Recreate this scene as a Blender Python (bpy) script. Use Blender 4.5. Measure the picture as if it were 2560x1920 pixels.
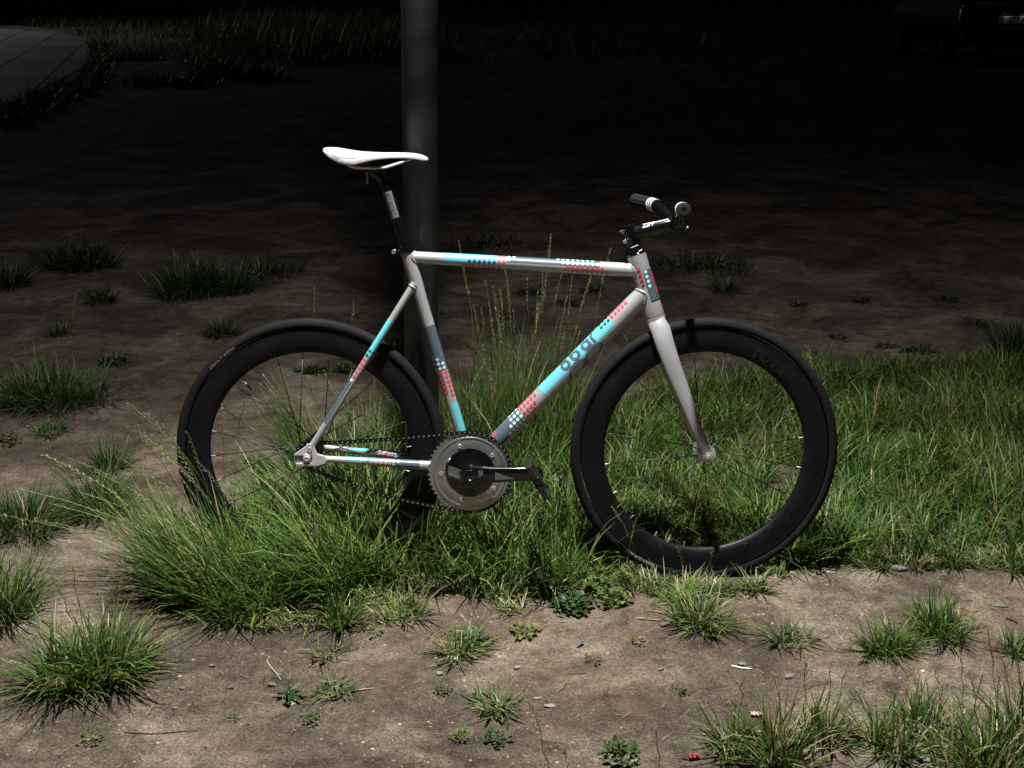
import bpy, math, random
import numpy as np
from mathutils import Vector, Matrix

# ------------------------------------------------------------------ scene, camera, sky, light
for o in list(bpy.data.objects):
    bpy.data.objects.remove(o)
S = bpy.context.scene
COL = S.collection
R = math.radians
PI = math.pi

CAM_H, CAM_D, CAM_P, FPX = 1.4882, 2.984, 18.0, 3200.0     # height, distance to the bike, pitch, focal length for 2560 px
cd = bpy.data.cameras.new('camera')
cam = bpy.data.objects.new('camera', cd)
COL.objects.link(cam)
cam.location = (0, -CAM_D, CAM_H)
cam.rotation_euler = (R(90 - CAM_P), 0, 0)
cd.sensor_width = 36.0
cd.lens = FPX / 2560 * 36.0
cd.clip_start = 0.05
cd.clip_end = 500
S.camera = cam

SUN_EL, SUN_AZ = R(35), R(160)
w = bpy.data.worlds.new('World')
S.world = w
w.use_nodes = True
nt = w.node_tree
sky = nt.nodes.new('ShaderNodeTexSky')
sky.sky_type = 'NISHITA'
sky.sun_disc = False
sky.sun_elevation = SUN_EL
sky.sun_rotation = SUN_AZ
nt.links.new(sky.outputs[0], nt.nodes['Background'].inputs[0])
nt.nodes['Background'].inputs[1].default_value = 0.0010     # night: a trace of sky glow

sl = bpy.data.lights.new('moon', 'SUN')
sl.energy = 0.004
sl.angle = R(0.5)
sl.color = (0.85, 0.92, 1.0)
moon = bpy.data.objects.new('moon', sl)
COL.objects.link(moon)
moon.rotation_euler = (R(90) - SUN_EL, 0, R(180) - SUN_AZ)

S.render.resolution_x, S.render.resolution_y = 1024, 768
S.view_settings.view_transform = 'Standard'
S.view_settings.look = 'None'
S.view_settings.gamma = 1
S.view_settings.exposure = 0
S.view_settings.use_curve_mapping = False

# ------------------------------------------------------------------ helpers
CP, SP = math.cos(R(CAM_P)), math.sin(R(CAM_P))

def at(px, py, y=None, z=0.0):
    """world point seen at photo pixel (2560x1920), on the level z or on the vertical plane y"""
    a, b = (px - 1280) / FPX, (py - 960) / FPX
    d = Vector((a, CP - b * SP, -SP - b * CP))
    t = (y + CAM_D) / d.y if y is not None else (z - CAM_H) / d.z
    return Vector((0, -CAM_D, CAM_H)) + t * d

def to_px(P):
    v = np.asarray(P, float) - np.array([0, -CAM_D, CAM_H])
    zc = v[:, 1] * CP - v[:, 2] * SP
    up = v[:, 1] * SP + v[:, 2] * CP
    return np.stack([1280 + FPX * v[:, 0] / zc, 960 - FPX * up / zc], 1)

def in_poly(p, poly):
    x, y = p[:, 0], p[:, 1]
    ins = np.zeros(len(p), bool)
    n = len(poly)
    j = n - 1
    for i in range(n):
        xi, yi = poly[i]; xj, yj = poly[j]
        c = ((yi > y) != (yj > y)) & (x < (xj - xi) * (y - yi) / (yj - yi + 1e-12) + xi)
        ins ^= c
        j = i
    return ins

def hash2(ix, iy, seed):
    h = (ix.astype(np.int64) * 374761393 + iy.astype(np.int64) * 668265263 + seed * 974634777) & 0xffffffff
    h = ((h ^ (h >> 13)) * 1274126177) & 0xffffffff
    h = (h ^ (h >> 16)) & 0xffffffff
    return h / 4294967295.0

def vnoise(x, y, seed=0):
    x = np.asarray(x, float); y = np.asarray(y, float)
    ix, iy = np.floor(x), np.floor(y)
    fx, fy = x - ix, y - iy
    fx = fx * fx * (3 - 2 * fx); fy = fy * fy * (3 - 2 * fy)
    a = hash2(ix, iy, seed); b = hash2(ix + 1, iy, seed)
    c = hash2(ix, iy + 1, seed); d = hash2(ix + 1, iy + 1, seed)
    return (a * (1 - fx) + b * fx) * (1 - fy) + (c * (1 - fx) + d * fx) * fy

def hgt(x, y):
    """height of the trodden earth"""
    x = np.asarray(x, float); y = np.asarray(y, float)
    h = 0.018 * (vnoise(x * 1.3, y * 1.3, 1) - .5) + 0.010 * (vnoise(x * 4.1, y * 4.1, 2) - .5)
    h = h + 0.009 * (vnoise(x * 13, y * 13, 3) - .5) + 0.0055 * (vnoise(x * 37, y * 37, 4) - .5) + 0.003 * (vnoise(x * 71, y * 71, 5) - .5)
    return h

def hz(x, y):
    return float(hgt(np.array([x]), np.array([y]))[0])

def tag(o, label=None, cat=None, group=None, kind=None):
    if label: o['label'] = label
    if cat: o['category'] = cat
    if group: o['group'] = group
    if kind: o['kind'] = kind
    return o

def link(name, me, mat=None, parent=None, smooth=True, sharp=None):
    if mat is not None:
        for m in (mat if isinstance(mat, (list, tuple)) else [mat]):
            me.materials.append(m)
    if smooth and len(me.polygons):
        me.polygons.foreach_set('use_smooth', np.ones(len(me.polygons), bool))
        if sharp: me.set_sharp_from_angle(angle=R(sharp))
    o = bpy.data.objects.new(name, me)
    COL.objects.link(o)
    if parent is not None: o.parent = parent
    return o

def obj(name, V, F, mat, parent=None, smooth=True, sharp=40):
    me = bpy.data.meshes.new(name)
    me.from_pydata([tuple(v) for v in V], [], [tuple(f) for f in F])
    me.update()
    return link(name, me, mat, parent, smooth, sharp)

def np_mesh(name, V, quads, tris, col=None):
    me = bpy.data.meshes.new(name)
    nq, ntr = len(quads), len(tris)
    me.vertices.add(len(V))
    me.vertices.foreach_set('co', np.ascontiguousarray(V, np.float32).ravel())
    me.loops.add(nq * 4 + ntr * 3)
    me.loops.foreach_set('vertex_index', np.concatenate([quads.ravel(), tris.ravel()]).astype(np.int32))
    me.polygons.add(nq + ntr)
    st = np.concatenate([np.arange(nq) * 4, nq * 4 + np.arange(ntr) * 3])
    me.polygons.foreach_set('loop_start', st.astype(np.int32))
    me.update(calc_edges=True)
    me.validate()
    if col is not None:
        at_ = me.attributes.new('tint', 'FLOAT_COLOR', 'POINT')
        c4 = np.ones((len(V), 4), np.float32); c4[:, :3] = col
        at_.data.foreach_set('color', c4.ravel())
    return me

def empty(name, loc=(0, 0, 0)):
    o = bpy.data.objects.new(name, None)
    o.empty_display_size = 0.05
    COL.objects.link(o)
    o.location = loc
    return o

class MB:
    """collects shapes for one mesh"""
    def __init__(s): s.V = []; s.F = []
    def add(s, V, F):
        k = len(s.V); s.V += [tuple(v) for v in V]; s.F += [tuple(i + k for i in f) for f in F]; return s
    def box(s, c, d, M=None):
        x, y, z = [q / 2 for q in d]
        V = [Vector((i * x, j * y, k * z)) for i in (-1, 1) for j in (-1, 1) for k in (-1, 1)]
        if M is not None: V = [M @ v for v in V]
        V = [v + Vector(c) for v in V]
        return s.add(V, [(0, 1, 3, 2), (4, 6, 7, 5), (0, 4, 5, 1), (2, 3, 7, 6), (0, 2, 6, 4), (1, 5, 7, 3)])
    def build(s, name, mat, parent=None, smooth=True, sharp=35, bevel=0):
        o = obj(name, s.V, s.F, mat, parent, smooth, sharp)
        if bevel:
            m = o.modifiers.new('bevel', 'BEVEL'); m.width = bevel; m.segments = 2; m.limit_method = 'ANGLE'
        return o

def sweep(path, rad, n=16, caps=True, side=None, flat=1.0):
    """tube along a 3D path; rad = radius per point or (in-plane, side) pairs"""
    path = [Vector(p) for p in path]
    if not isinstance(rad, (list, tuple)): rad = [rad] * len(path)
    V, F = [], []
    prev = None
    for i, p in enumerate(path):
        t = (path[min(i + 1, len(path) - 1)] - path[max(i - 1, 0)]).normalized()
        if side is not None:
            b = (Vector(side) - t * Vector(side).dot(t)).normalized()
        elif prev is None:
            b = t.orthogonal().normalized()
        else:
            b = (prev - t * prev.dot(t)).normalized()
        prev = b
        a = b.cross(t)
        ra, rb = rad[i] if isinstance(rad[i], (list, tuple)) else (rad[i], rad[i])
        for k in range(n):
            q = 2 * PI * k / n
            V.append(p + a * (ra * math.cos(q)) + b * (rb * math.sin(q)))
    for i in range(len(path) - 1):
        for k in range(n):
            k2 = (k + 1) % n
            F.append((i * n + k, i * n + k2, (i + 1) * n + k2, (i + 1) * n + k))
    if caps:
        F.append(tuple(range(n - 1, -1, -1)))
        F.append(tuple((len(path) - 1) * n + k for k in range(n)))
    return V, F

def lathe_y(prof, n=96, c=(0, 0, 0), closed=False):
    """revolve (radius, y) about the Y axis through c"""
    V, F = [], []
    m = len(prof)
    for k in range(n):
        q = 2 * PI * k / n
        for r, y in prof:
            V.append((c[0] + r * math.cos(q), c[1] + y, c[2] + r * math.sin(q)))
    for k in range(n):
        k2 = (k + 1) % n
        for j in range(m if closed else m - 1):
            j2 = (j + 1) % m
            F.append((k * m + j, k * m + j2, k2 * m + j2, k2 * m + j))
    return V, F

def lathe_ax(prof, A, ax, n=32):
    """revolve (radius, distance along ax from A)"""
    ax = Vector(ax).normalized(); A = Vector(A)
    e = ax.orthogonal().normalized(); f = ax.cross(e)
    V, F = [], []
    for r, d in prof:
        for k in range(n):
            q = 2 * PI * k / n
            V.append(A + ax * d + e * (r * math.cos(q)) + f * (r * math.sin(q)))
    for i in range(len(prof) - 1):
        for k in range(n):
            k2 = (k + 1) % n
            F.append((i * n + k, i * n + k2, (i + 1) * n + k2, (i + 1) * n + k))
    return V, F

def prism_y(poly, y0, y1):
    """polygon in x-z extruded from y0 to y1"""
    n = len(poly)
    V = [(x, y0, z) for x, z in poly] + [(x, y1, z) for x, z in poly]
    F = [tuple(range(n)), tuple(range(2 * n - 1, n - 1, -1))]
    F += [(i, i + n, (i + 1) % n + n, (i + 1) % n) for i in range(n)]
    return V, F

# ------------------------------------------------------------------ materials
def mat(name, col, rough=.5, metal=0., coat=0., coat_rough=.1, spec=.5, bump=None, var=None, nscale=40):
    m = bpy.data.materials.new(name)
    m.use_nodes = True
    t = m.node_tree; b = t.nodes['Principled BSDF']
    b.inputs['Base Color'].default_value = (*col, 1)
    b.inputs['Roughness'].default_value = rough
    b.inputs['Metallic'].default_value = metal
    b.inputs['Coat Weight'].default_value = coat
    b.inputs['Coat Roughness'].default_value = coat_rough
    b.inputs['Specular IOR Level'].default_value = spec
    tc = t.nodes.new('ShaderNodeTexCoord')
    if var:
        n = t.nodes.new('ShaderNodeTexNoise'); n.inputs['Scale'].default_value = nscale; n.inputs['Detail'].default_value = 6
        t.links.new(tc.outputs['Object'], n.inputs['Vector'])
        r = t.nodes.new('ShaderNodeMapRange')
        r.inputs['From Min'].default_value = .3; r.inputs['From Max'].default_value = .7
        r.inputs['To Min'].default_value = rough - var; r.inputs['To Max'].default_value = rough + var
        t.links.new(n.outputs[0], r.inputs[0]); t.links.new(r.outputs[0], b.inputs['Roughness'])
        mx = t.nodes.new('ShaderNodeMix'); mx.data_type = 'RGBA'
        mx.inputs['A'].default_value = (*[c * (1 - var) for c in col], 1)
        mx.inputs['B'].default_value = (*[min(1, c * (1 + var)) for c in col], 1)
        t.links.new(n.outputs[0], mx.inputs['Factor']); t.links.new(mx.outputs['Result'], b.inputs['Base Color'])
    if bump:
        n2 = t.nodes.new('ShaderNodeTexNoise'); n2.inputs['Scale'].default_value = bump[0]; n2.inputs['Detail'].default_value = 5
        t.links.new(tc.outputs['Object'], n2.inputs['Vector'])
        bp = t.nodes.new('ShaderNodeBump'); bp.inputs['Strength'].default_value = bump[1]; bp.inputs['Distance'].default_value = bump[2]
        t.links.new(n2.outputs[0], bp.inputs['Height']); t.links.new(bp.outputs[0], b.inputs['Normal'])
    return m

M = {}
M['paint'] = mat('silver_paint', (.40, .405, .415), .40, .30, .22, .18, var=.08, nscale=16)
M['cyan'] = mat('cyan_decal', (.13, .50, .60), .4, 0, .3, .15)
M['slate'] = mat('slate_decal', (.075, .105, .13), .4, 0, .4, .15)
M['red'] = mat('red_decal', (.60, .045, .085), .4, 0, .4, .15)
M['pale'] = mat('pale_decal', (.50, .76, .74), .4, 0, .4, .15)
M['teal'] = mat('dark_teal_decal', (.014, .066, .075), .4, 0, .4, .15)
M['rubber'] = mat('tyre_rubber', (.0085, .0087, .0100), .75, 0, 0, spec=.16, bump=(260, .25, .0006), var=.12, nscale=18)
M['rim'] = mat('matte_carbon', (.0036, .0038, .0054), .5, 0, .03, .4, spec=.25, var=.08, nscale=14)
M['rimlogo'] = mat('gloss_black_logo', (.010, .010, .012), .35, 0, .2, .2)
M['gloss'] = mat('gloss_black', (.0042, .0042, .0046), .14, 0, .3, .05)
M['satin'] = mat('satin_black', (.007, .007, .0076), .35, spec=.4)
M['grip'] = mat('grip_rubber', (.009, .009, .010), .7, spec=.35, bump=(120, .4, .001))
M['chrome'] = mat('polished_steel', (.34, .35, .345), .2, .75, bump=(18, .06, .001), var=.05, nscale=30)
M['alloy'] = mat('brushed_alloy', (.60, .60, .60), .38, .35, var=.08, nscale=60)
M['steel'] = mat('bright_steel', (.58, .58, .575), .25, .6)
M['chain'] = mat('chain_black', (.016, .016, .016), .35, .6)
M['spoke'] = mat('dark_spoke', (.022, .022, .024), .4, .5)
M['print'] = mat('grey_print', (.26, .26, .26), .5)
M['logogrey'] = mat('grey_logo', (.14, .14, .14), .45)
M['nipple'] = mat('nipple', (.36, .36, .36), .35, .5)
M['whiteprint'] = mat('white_print', (.74, .74, .74), .45)
M['darkprint'] = mat('dark_print', (.03, .03, .03), .5)
M['crankgrey'] = mat('crank_grey', (.10, .098, .095), .45)
M['orange'] = mat('bolt_copper', (.45, .16, .09), .35, .7)

def saddle_mat():
    m = mat('white_saddle_cover', (.52, .52, .525), .5, 0, .08, .3, var=.04, nscale=30)
    t = m.node_tree; b = t.nodes['Principled BSDF']
    tc = t.nodes.new('ShaderNodeTexCoord')
    n = t.nodes.new('ShaderNodeTexNoise'); n.inputs['Scale'].default_value = 55; n.inputs['Detail'].default_value = 8
    t.links.new(tc.outputs['Object'], n.inputs['Vector'])
    r = t.nodes.new('ShaderNodeValToRGB')
    r.color_ramp.elements[0].position = .30; r.color_ramp.elements[0].color = (.26, .23, .18, 1)
    r.color_ramp.elements[1].position = .36; r.color_ramp.elements[1].color = (.52, .52, .525, 1)
    t.links.new(n.outputs[0], r.inputs[0]); t.links.new(r.outputs[0], b.inputs['Base Color'])
    return m
M['saddle'] = saddle_mat()

def soil_mat():
    m = bpy.data.materials.new('trodden_earth'); m.use_nodes = True
    t = m.node_tree; b = t.nodes['Principled BSDF']; b.inputs['Roughness'].default_value = .93
    b.inputs['Specular IOR Level'].default_value = .25
    g = t.nodes.new('ShaderNodeNewGeometry')
    def noise(sc, det=8, rough=.6, dist=0., vec=None):
        n = t.nodes.new('ShaderNodeTexNoise'); n.inputs['Scale'].default_value = sc; n.inputs['Detail'].default_value = det
        n.inputs['Roughness'].default_value = rough; n.inputs['Distortion'].default_value = dist
        t.links.new(vec or g.outputs['Position'], n.inputs['Vector']); return n
    def ramp(src, stops):
        r = t.nodes.new('ShaderNodeValToRGB'); e = r.color_ramp.elements
        e[0].position, e[0].color = stops[0][0], (*stops[0][1], 1); e[1].position, e[1].color = stops[-1][0], (*stops[-1][1], 1)
        for p, c in stops[1:-1]:
            k = e.new(p); k.color = (*c, 1)
        t.links.new(src, r.inputs[0]); return r
    def mix(f, a, bb, mode='MIX'):
        x = t.nodes.new('ShaderNodeMix'); x.data_type = 'RGBA'; x.blend_type = mode
        if isinstance(f, float): x.inputs['Factor'].default_value = f
        else: t.links.new(f, x.inputs['Factor'])
        t.links.new(a, x.inputs['A']); t.links.new(bb, x.inputs['B']); return x.outputs['Result']
    big = noise(2.2, 9, .60, .8)
    c1 = ramp(big.outputs[0], [(.36, (.100, .079, .061)), (.46, (.155, .124, .096)), (.53, (.225, .183, .143)), (.62, (.345, .288, .229))])
    mid = noise(17, 8, .7, .3)
    c2 = ramp(mid.outputs[0], [(.32, (.34, .32, .30)), (.44, (.76, .74, .72)), (.56, (1.02, 1.0, .98)), (.70, (1.5, 1.47, 1.44))])
    base = mix(1.0, c1.outputs[0], c2.outputs[0], 'MULTIPLY')
    fine = noise(165, 5, .75)
    c3 = ramp(fine.outputs[0], [(.38, (.30, .28, .26)), (.46, (.82, .81, .79)), (.54, (1.05, 1.04, 1.03)), (.62, (1.6, 1.57, 1.53))])
    base = mix(.85, base, mix(1.0, base, c3.outputs[0], 'MULTIPLY'))
    # dark crumbs and pale flecks
    vf = t.nodes.new('ShaderNodeTexVoronoi'); vf.inputs['Scale'].default_value = 75
    t.links.new(g.outputs['Position'], vf.inputs['Vector'])
    cf = ramp(vf.outputs['Color'], [(.80, (0, 0, 0)), (.84, (1, 1, 1))])
    df = ramp(vf.outputs['Distance'], [(.20, (1, 1, 1)), (.34, (0, 0, 0))])
    ff = t.nodes.new('ShaderNodeMath'); ff.operation = 'MULTIPLY'
    t.links.new(cf.outputs[0], ff.inputs[0]); t.links.new(df.outputs[0], ff.inputs[1])
    fd = t.nodes.new('ShaderNodeMath'); fd.operation = 'MULTIPLY'; fd.inputs[1].default_value = .65
    t.links.new(ff.outputs[0], fd.inputs[0])
    dk = t.nodes.new('ShaderNodeRGB'); dk.outputs[0].default_value = (.05, .038, .03, 1)
    base = mix(fd.outputs[0], base, dk.outputs[0])
    # reddish and ashen patches with shapes of their own
    pr = noise(1.1, 5, .6); cr = ramp(pr.outputs[0], [(.52, (0, 0, 0)), (.66, (1, 1, 1))])
    red = t.nodes.new('ShaderNodeRGB'); red.outputs[0].default_value = (.15, .085, .055, 1)
    f = t.nodes.new('ShaderNodeMath'); f.operation = 'MULTIPLY'; f.inputs[1].default_value = .35
    t.links.new(cr.outputs[0], f.inputs[0])
    base = mix(f.outputs[0], base, red.outputs[0])
    t.links.new(base, b.inputs['Base Color'])
    v = t.nodes.new('ShaderNodeTexVoronoi'); v.inputs['Scale'].default_value = 95
    t.links.new(g.outputs['Position'], v.inputs['Vector'])
    ad = t.nodes.new('ShaderNodeMath'); ad.operation = 'MULTIPLY_ADD'; ad.inputs[1].default_value = .35
    t.links.new(v.outputs['Distance'], ad.inputs[0]); t.links.new(fine.outputs[0], ad.inputs[2])
    ad2 = t.nodes.new('ShaderNodeMath'); ad2.operation = 'MULTIPLY_ADD'; ad2.inputs[1].default_value = 1.6
    t.links.new(mid.outputs[0], ad2.inputs[0]); t.links.new(ad.outputs[0], ad2.inputs[2])
    bp = t.nodes.new('ShaderNodeBump'); bp.inputs['Strength'].default_value = 1.0; bp.inputs['Distance'].default_value = .013
    t.links.new(ad2.outputs[0], bp.inputs['Height']); t.links.new(bp.outputs[0], b.inputs['Normal'])
    return m
M['soil'] = soil_mat()

def leaf_mat(name, spec=.35, trans=.35):
    m = bpy.data.materials.new(name); m.use_nodes = True
    t = m.node_tree; b = t.nodes['Principled BSDF']; out = t.nodes['Material Output']
    a = t.nodes.new('ShaderNodeAttribute'); a.attribute_name = 'tint'
    b.inputs['Roughness'].default_value = .42; b.inputs['Specular IOR Level'].default_value = spec
    t.links.new(a.outputs['Color'], b.inputs['Base Color'])
    tr = t.nodes.new('ShaderNodeBsdfTranslucent'); t.links.new(a.outputs['Color'], tr.inputs['Color'])
    mx = t.nodes.new('ShaderNodeMixShader'); mx.inputs[0].default_value = trans
    t.links.new(b.outputs[0], mx.inputs[1]); t.links.new(tr.outputs[0], mx.inputs[2]); t.links.new(mx.outputs[0], out.inputs[0])
    return m
M['grass'] = leaf_mat('grass_blades', .28, .32)
M['leaf'] = leaf_mat('broad_leaves', .22, .3)
M['stone'] = mat('stone', (.13, .125, .118), .8, bump=(60, .6, .004), var=.2, nscale=25)
M['palestone'] = mat('pale_stone', (.20, .185, .165), .85, bump=(60, .6, .004), var=.18, nscale=25)
M['brownstone'] = mat('brown_clod', (.13, .095, .07), .9, bump=(70, .7, .004), var=.2, nscale=30)
M['wood'] = mat('dry_twig', (.30, .24, .17), .8, bump=(150, .5, .001), var=.2, nscale=80)
M['darkwood'] = mat('dark_twig', (.06, .045, .035), .85, bump=(150, .5, .001), var=.2, nscale=80)
M['polepaint'] = mat('grey_pole_paint', (.0105, .011, .012), .4, .1, .25, .25, bump=(26, .2, .002), var=.2, nscale=11)

# ------------------------------------------------------------------ ground
def axis(segs):
    out = []
    for a, b, st in segs:
        out += list(np.arange(a, b, st))
    return np.array(sorted(set(np.round(out, 4))))
gx = axis([(-160, -20, 10), (-20, -4, 1), (-4, -1.5, .08), (-1.5, 1.5, .0075), (1.5, 4, .08), (4, 20, 1), (20, 161, 10)])
gy = axis([(-20, -3, 1), (-3, -1.0, .06), (-1.0, .2, .0075), (.2, .5, .012), (.5, 2.2, .025), (2.2, 6, .1), (6, 40, .8), (40, 300, 10)])
X, Y = np.meshgrid(gx, gy)
Z = hgt(X, Y)
nx, ny = len(gx), len(gy)
V = np.stack([X.ravel(), Y.ravel(), Z.ravel()], 1)
i, j = np.meshgrid(np.arange(nx - 1), np.arange(ny - 1))
k = (j * nx + i).ravel()
Q = np.stack([k, k + 1, k + 1 + nx, k + nx], 1)
me = np_mesh('ground', V, Q, np.zeros((0, 3), int))
ground = link('ground', me, M['soil'])
tag(ground, kind='structure')

# paved path, far left: slabs clipped by the curved border
def clip(poly, clipper):
    out = poly
    n = len(clipper)
    for a in range(n):
        A, B = clipper[a], clipper[(a + 1) % n]
        inp, out = out, []
        if not inp: break
        def side(p): return (B[0] - A[0]) * (p[1] - A[1]) - (B[1] - A[1]) * (p[0] - A[0])
        for q in range(len(inp)):
            p, r = inp[q], inp[(q + 1) % len(inp)]
            sp_, sr = side(p), side(r)
            if sp_ >= 0: out.append(p)
            if (sp_ >= 0) != (sr >= 0):
                u = sp_ / (sp_ - sr)
                out.append((p[0] + u * (r[0] - p[0]), p[1] + u * (r[1] - p[1])))
    return out
border = [at(a, b) for a, b in [(0, 57), (79, 70), (146, 85), (199, 100), (224, 118), (234, 142), (222, 178), (163, 214), (61, 252), (0, 285)]]
border = [(p.x, p.y) for p in border] + [(-9.5, 8.2), (-24, 8.2), (-24, 38)]
area = sum(border[q][0] * border[(q + 1) % len(border)][1] - border[(q + 1) % len(border)][0] * border[q][1] for q in range(len(border)))
if area < 0: border = border[::-1]
def slab_mat():
    m = mat('paving_slab', (.135, .128, .122), .8, bump=(40, .4, .004), var=.15, nscale=6)
    t = m.node_tree; b = t.nodes['Principled BSDF']
    src = b.inputs['Base Color'].links[0].from_socket
    oi = t.nodes.new('ShaderNodeObjectInfo')
    r = t.nodes.new('ShaderNodeMapRange'); r.inputs['To Min'].default_value = .55; r.inputs['To Max'].default_value = 1.25
    t.links.new(oi.outputs['Random'], r.inputs[0])
    x = t.nodes.new('ShaderNodeMix'); x.data_type = 'RGBA'; x.blend_type = 'MULTIPLY'; x.inputs['Factor'].default_value = 1
    t.links.new(src, x.inputs['A']); t.links.new(r.outputs[0], x.inputs['B']); t.links.new(x.outputs['Result'], b.inputs['Base Color'])
    return m
M['slab'] = slab_mat()
M['joint'] = mat('joint_sand', (.05, .046, .042), .95, bump=(60, .5, .004))
n = len(border)
path = obj('paved_path', [(x, y, .018) for x, y in border] + [(x, y, -.06) for x, y in border],
           [tuple(range(n))] + [(q, (q + 1) % n + 0, (q + 1) % n + n, q + n) for q in range(n)], M['joint'], None, False)
tag(path, kind='structure')
dv = Vector((-.25, .97)).normalized(); du = Vector((dv.y, -dv.x))
org = Vector((-9.70, 24.28))
for a in range(-20, 20):
    for c in range(-14, 14):
        g_ = .011
        lo = org + du * (a * .87 + g_) + dv * (c * 1.3 + g_)
        q = [lo, lo + du * (.87 - 2 * g_), lo + du * (.87 - 2 * g_) + dv * (1.3 - 2 * g_), lo + dv * (1.3 - 2 * g_)]
        poly = [(p.x, p.y) for p in q]
        pc = clip(poly, border)
        if len(pc) < 3: continue
        mx, my = sum(p[0] for p in pc) / len(pc), sum(p[1] for p in pc) / len(pc)
        pp = to_px([[mx, my, 0]])[0]
        if pp[0] < -260 or pp[1] < -10: continue
        ar = sum((pc[q][0] - pc[0][0]) * (pc[(q + 1) % len(pc)][1] - pc[0][1]) - (pc[(q + 1) % len(pc)][0] - pc[0][0]) * (pc[q][1] - pc[0][1]) for q in range(len(pc))) / 2
        if ar < .02: continue
        m = len(pc)
        obj('slab', [(x - 0, y - 0, .03) for x, y in pc] + [(x, y, .005) for x, y in pc],
            [tuple(range(m))] + [(q + m, (q + 1) % m + m, (q + 1) % m, q) for q in range(m)], M['slab'], path, False)

# ------------------------------------------------------------------ street lamps
def lamp_post(name, base, top, r0, r1, head, aim, label, beams, color, tilt_dir):
    L = empty(name, base)
    b = Vector(base); t = Vector(top)
    ax = (t - b).normalized()
    Lh = (t - b).length
    o = MB().add(*lathe_ax([(r0, -.25), (r0, 0), (r0, 1.4), (r1, Lh - .02), (r1 * .6, Lh + .01), (0.002, Lh + .015)], (0, 0, 0), ax, 48)).build('pole', M['polepaint'], L)
    V, F = lathe_ax([(r0 + .004, .02), (r0 + .055, .02), (r0 + .055, 0.034), (r0 + .004, .034)], (0, 0, 0), ax, 32)
    MB().add(V, F).build('base_flange', M['polepaint'], L)
    h = Vector(head)
    st = t - ax * .12 - b
    V, F = sweep([st, st + (h - b - st) * .35 + Vector((0, 0, .08)), st + (h - b - st) * .7 + Vector((0, 0, .10)), h - b + Vector((0, 0, .05))], .024, 14)
    MB().add(V, F).build('arm', M['polepaint'], L)
    d = Vector((tilt_dir[0], tilt_dir[1], 0)).normalized()
    rot = Matrix.Rotation(math.atan2(d.y, d.x), 3, 'Z')
    hd = MB().box(h - b + Vector((0, 0, .035)), (.42, .20, .06), rot).build('lamp_housing', M['polepaint'], L, bevel=.02)
    em = bpy.data.materials.get('lamp_lens')
    if em is None:
        em = bpy.data.materials.new('lamp_lens'); em.use_nodes = True
        bb = em.node_tree.nodes['Principled BSDF']; bb.inputs['Emission Color'].default_value = (*color, 1); bb.inputs['Emission Strength'].default_value = 6
    MB().box(h - b + Vector((0, 0, -.002)), (.26, .14, .012), rot).build('lens', em, hd, bevel=.004)
    for (pw, size) in beams:                                         # the lens throws a beam and a wide weak spill
        sp = bpy.data.lights.new(name + '_light', 'SPOT')
        sp.energy = pw; sp.color = color; sp.spot_size = R(size); sp.spot_blend = 1.0; sp.shadow_soft_size = .06
        so = bpy.data.objects.new('bulb', sp); COL.objects.link(so); so.parent = L
        so.location = h - b + Vector((0, 0, -.03))
        so.rotation_euler = (Vector(aim) - h).to_track_quat('-Z', 'Y').to_euler()
    tag(L, label, 'street lamp')
    return L
PX, PY = -.248, .272
lamp_post('street_lamp', (PX, PY, hz(PX, PY)), (PX + .0158 * 4.7, PY, 4.7), .0455, .040, (-.10, -.45, 4.62), (-.05, -1.95, 0),
          'grey metal lamp post standing right behind the bicycle', [(1820, 98), (700, 178)], (1, .98, .95), (.2, -1))
lamp_post('street_lamp', (-17.5, 30.0, 0), (-17.5, 30, 5.2), .06, .045, (-16.9, 29.2, 5.15), (-9.5, 24, 0),
          'distant street lamp beside the paved path beyond the left edge', [(900, 150)], (.88, .90, 1.0), (.6, -.8))

# ------------------------------------------------------------------ grass machinery
rng = np.random.default_rng(7)
GREENS = np.array([[.032, .080, .013], [.052, .110, .018], [.078, .140, .024], [.108, .162, .032], [.044, .094, .024]])
STRAW = np.array([[.30, .27, .13], [.36, .31, .18], [.22, .22, .09]])

def tints(n, straw=.12, tone=1.0, shift=None):
    c = GREENS[rng.integers(0, len(GREENS), n)] * rng.uniform(.5, 1.5, (n, 1)) * tone
    if shift is not None: c = c * np.array(shift)
    s = rng.random(n) < straw
    c[s] = STRAW[rng.integers(0, len(STRAW), s.sum())] * rng.uniform(.7, 1.2, (s.sum(), 1))
    return c

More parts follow.
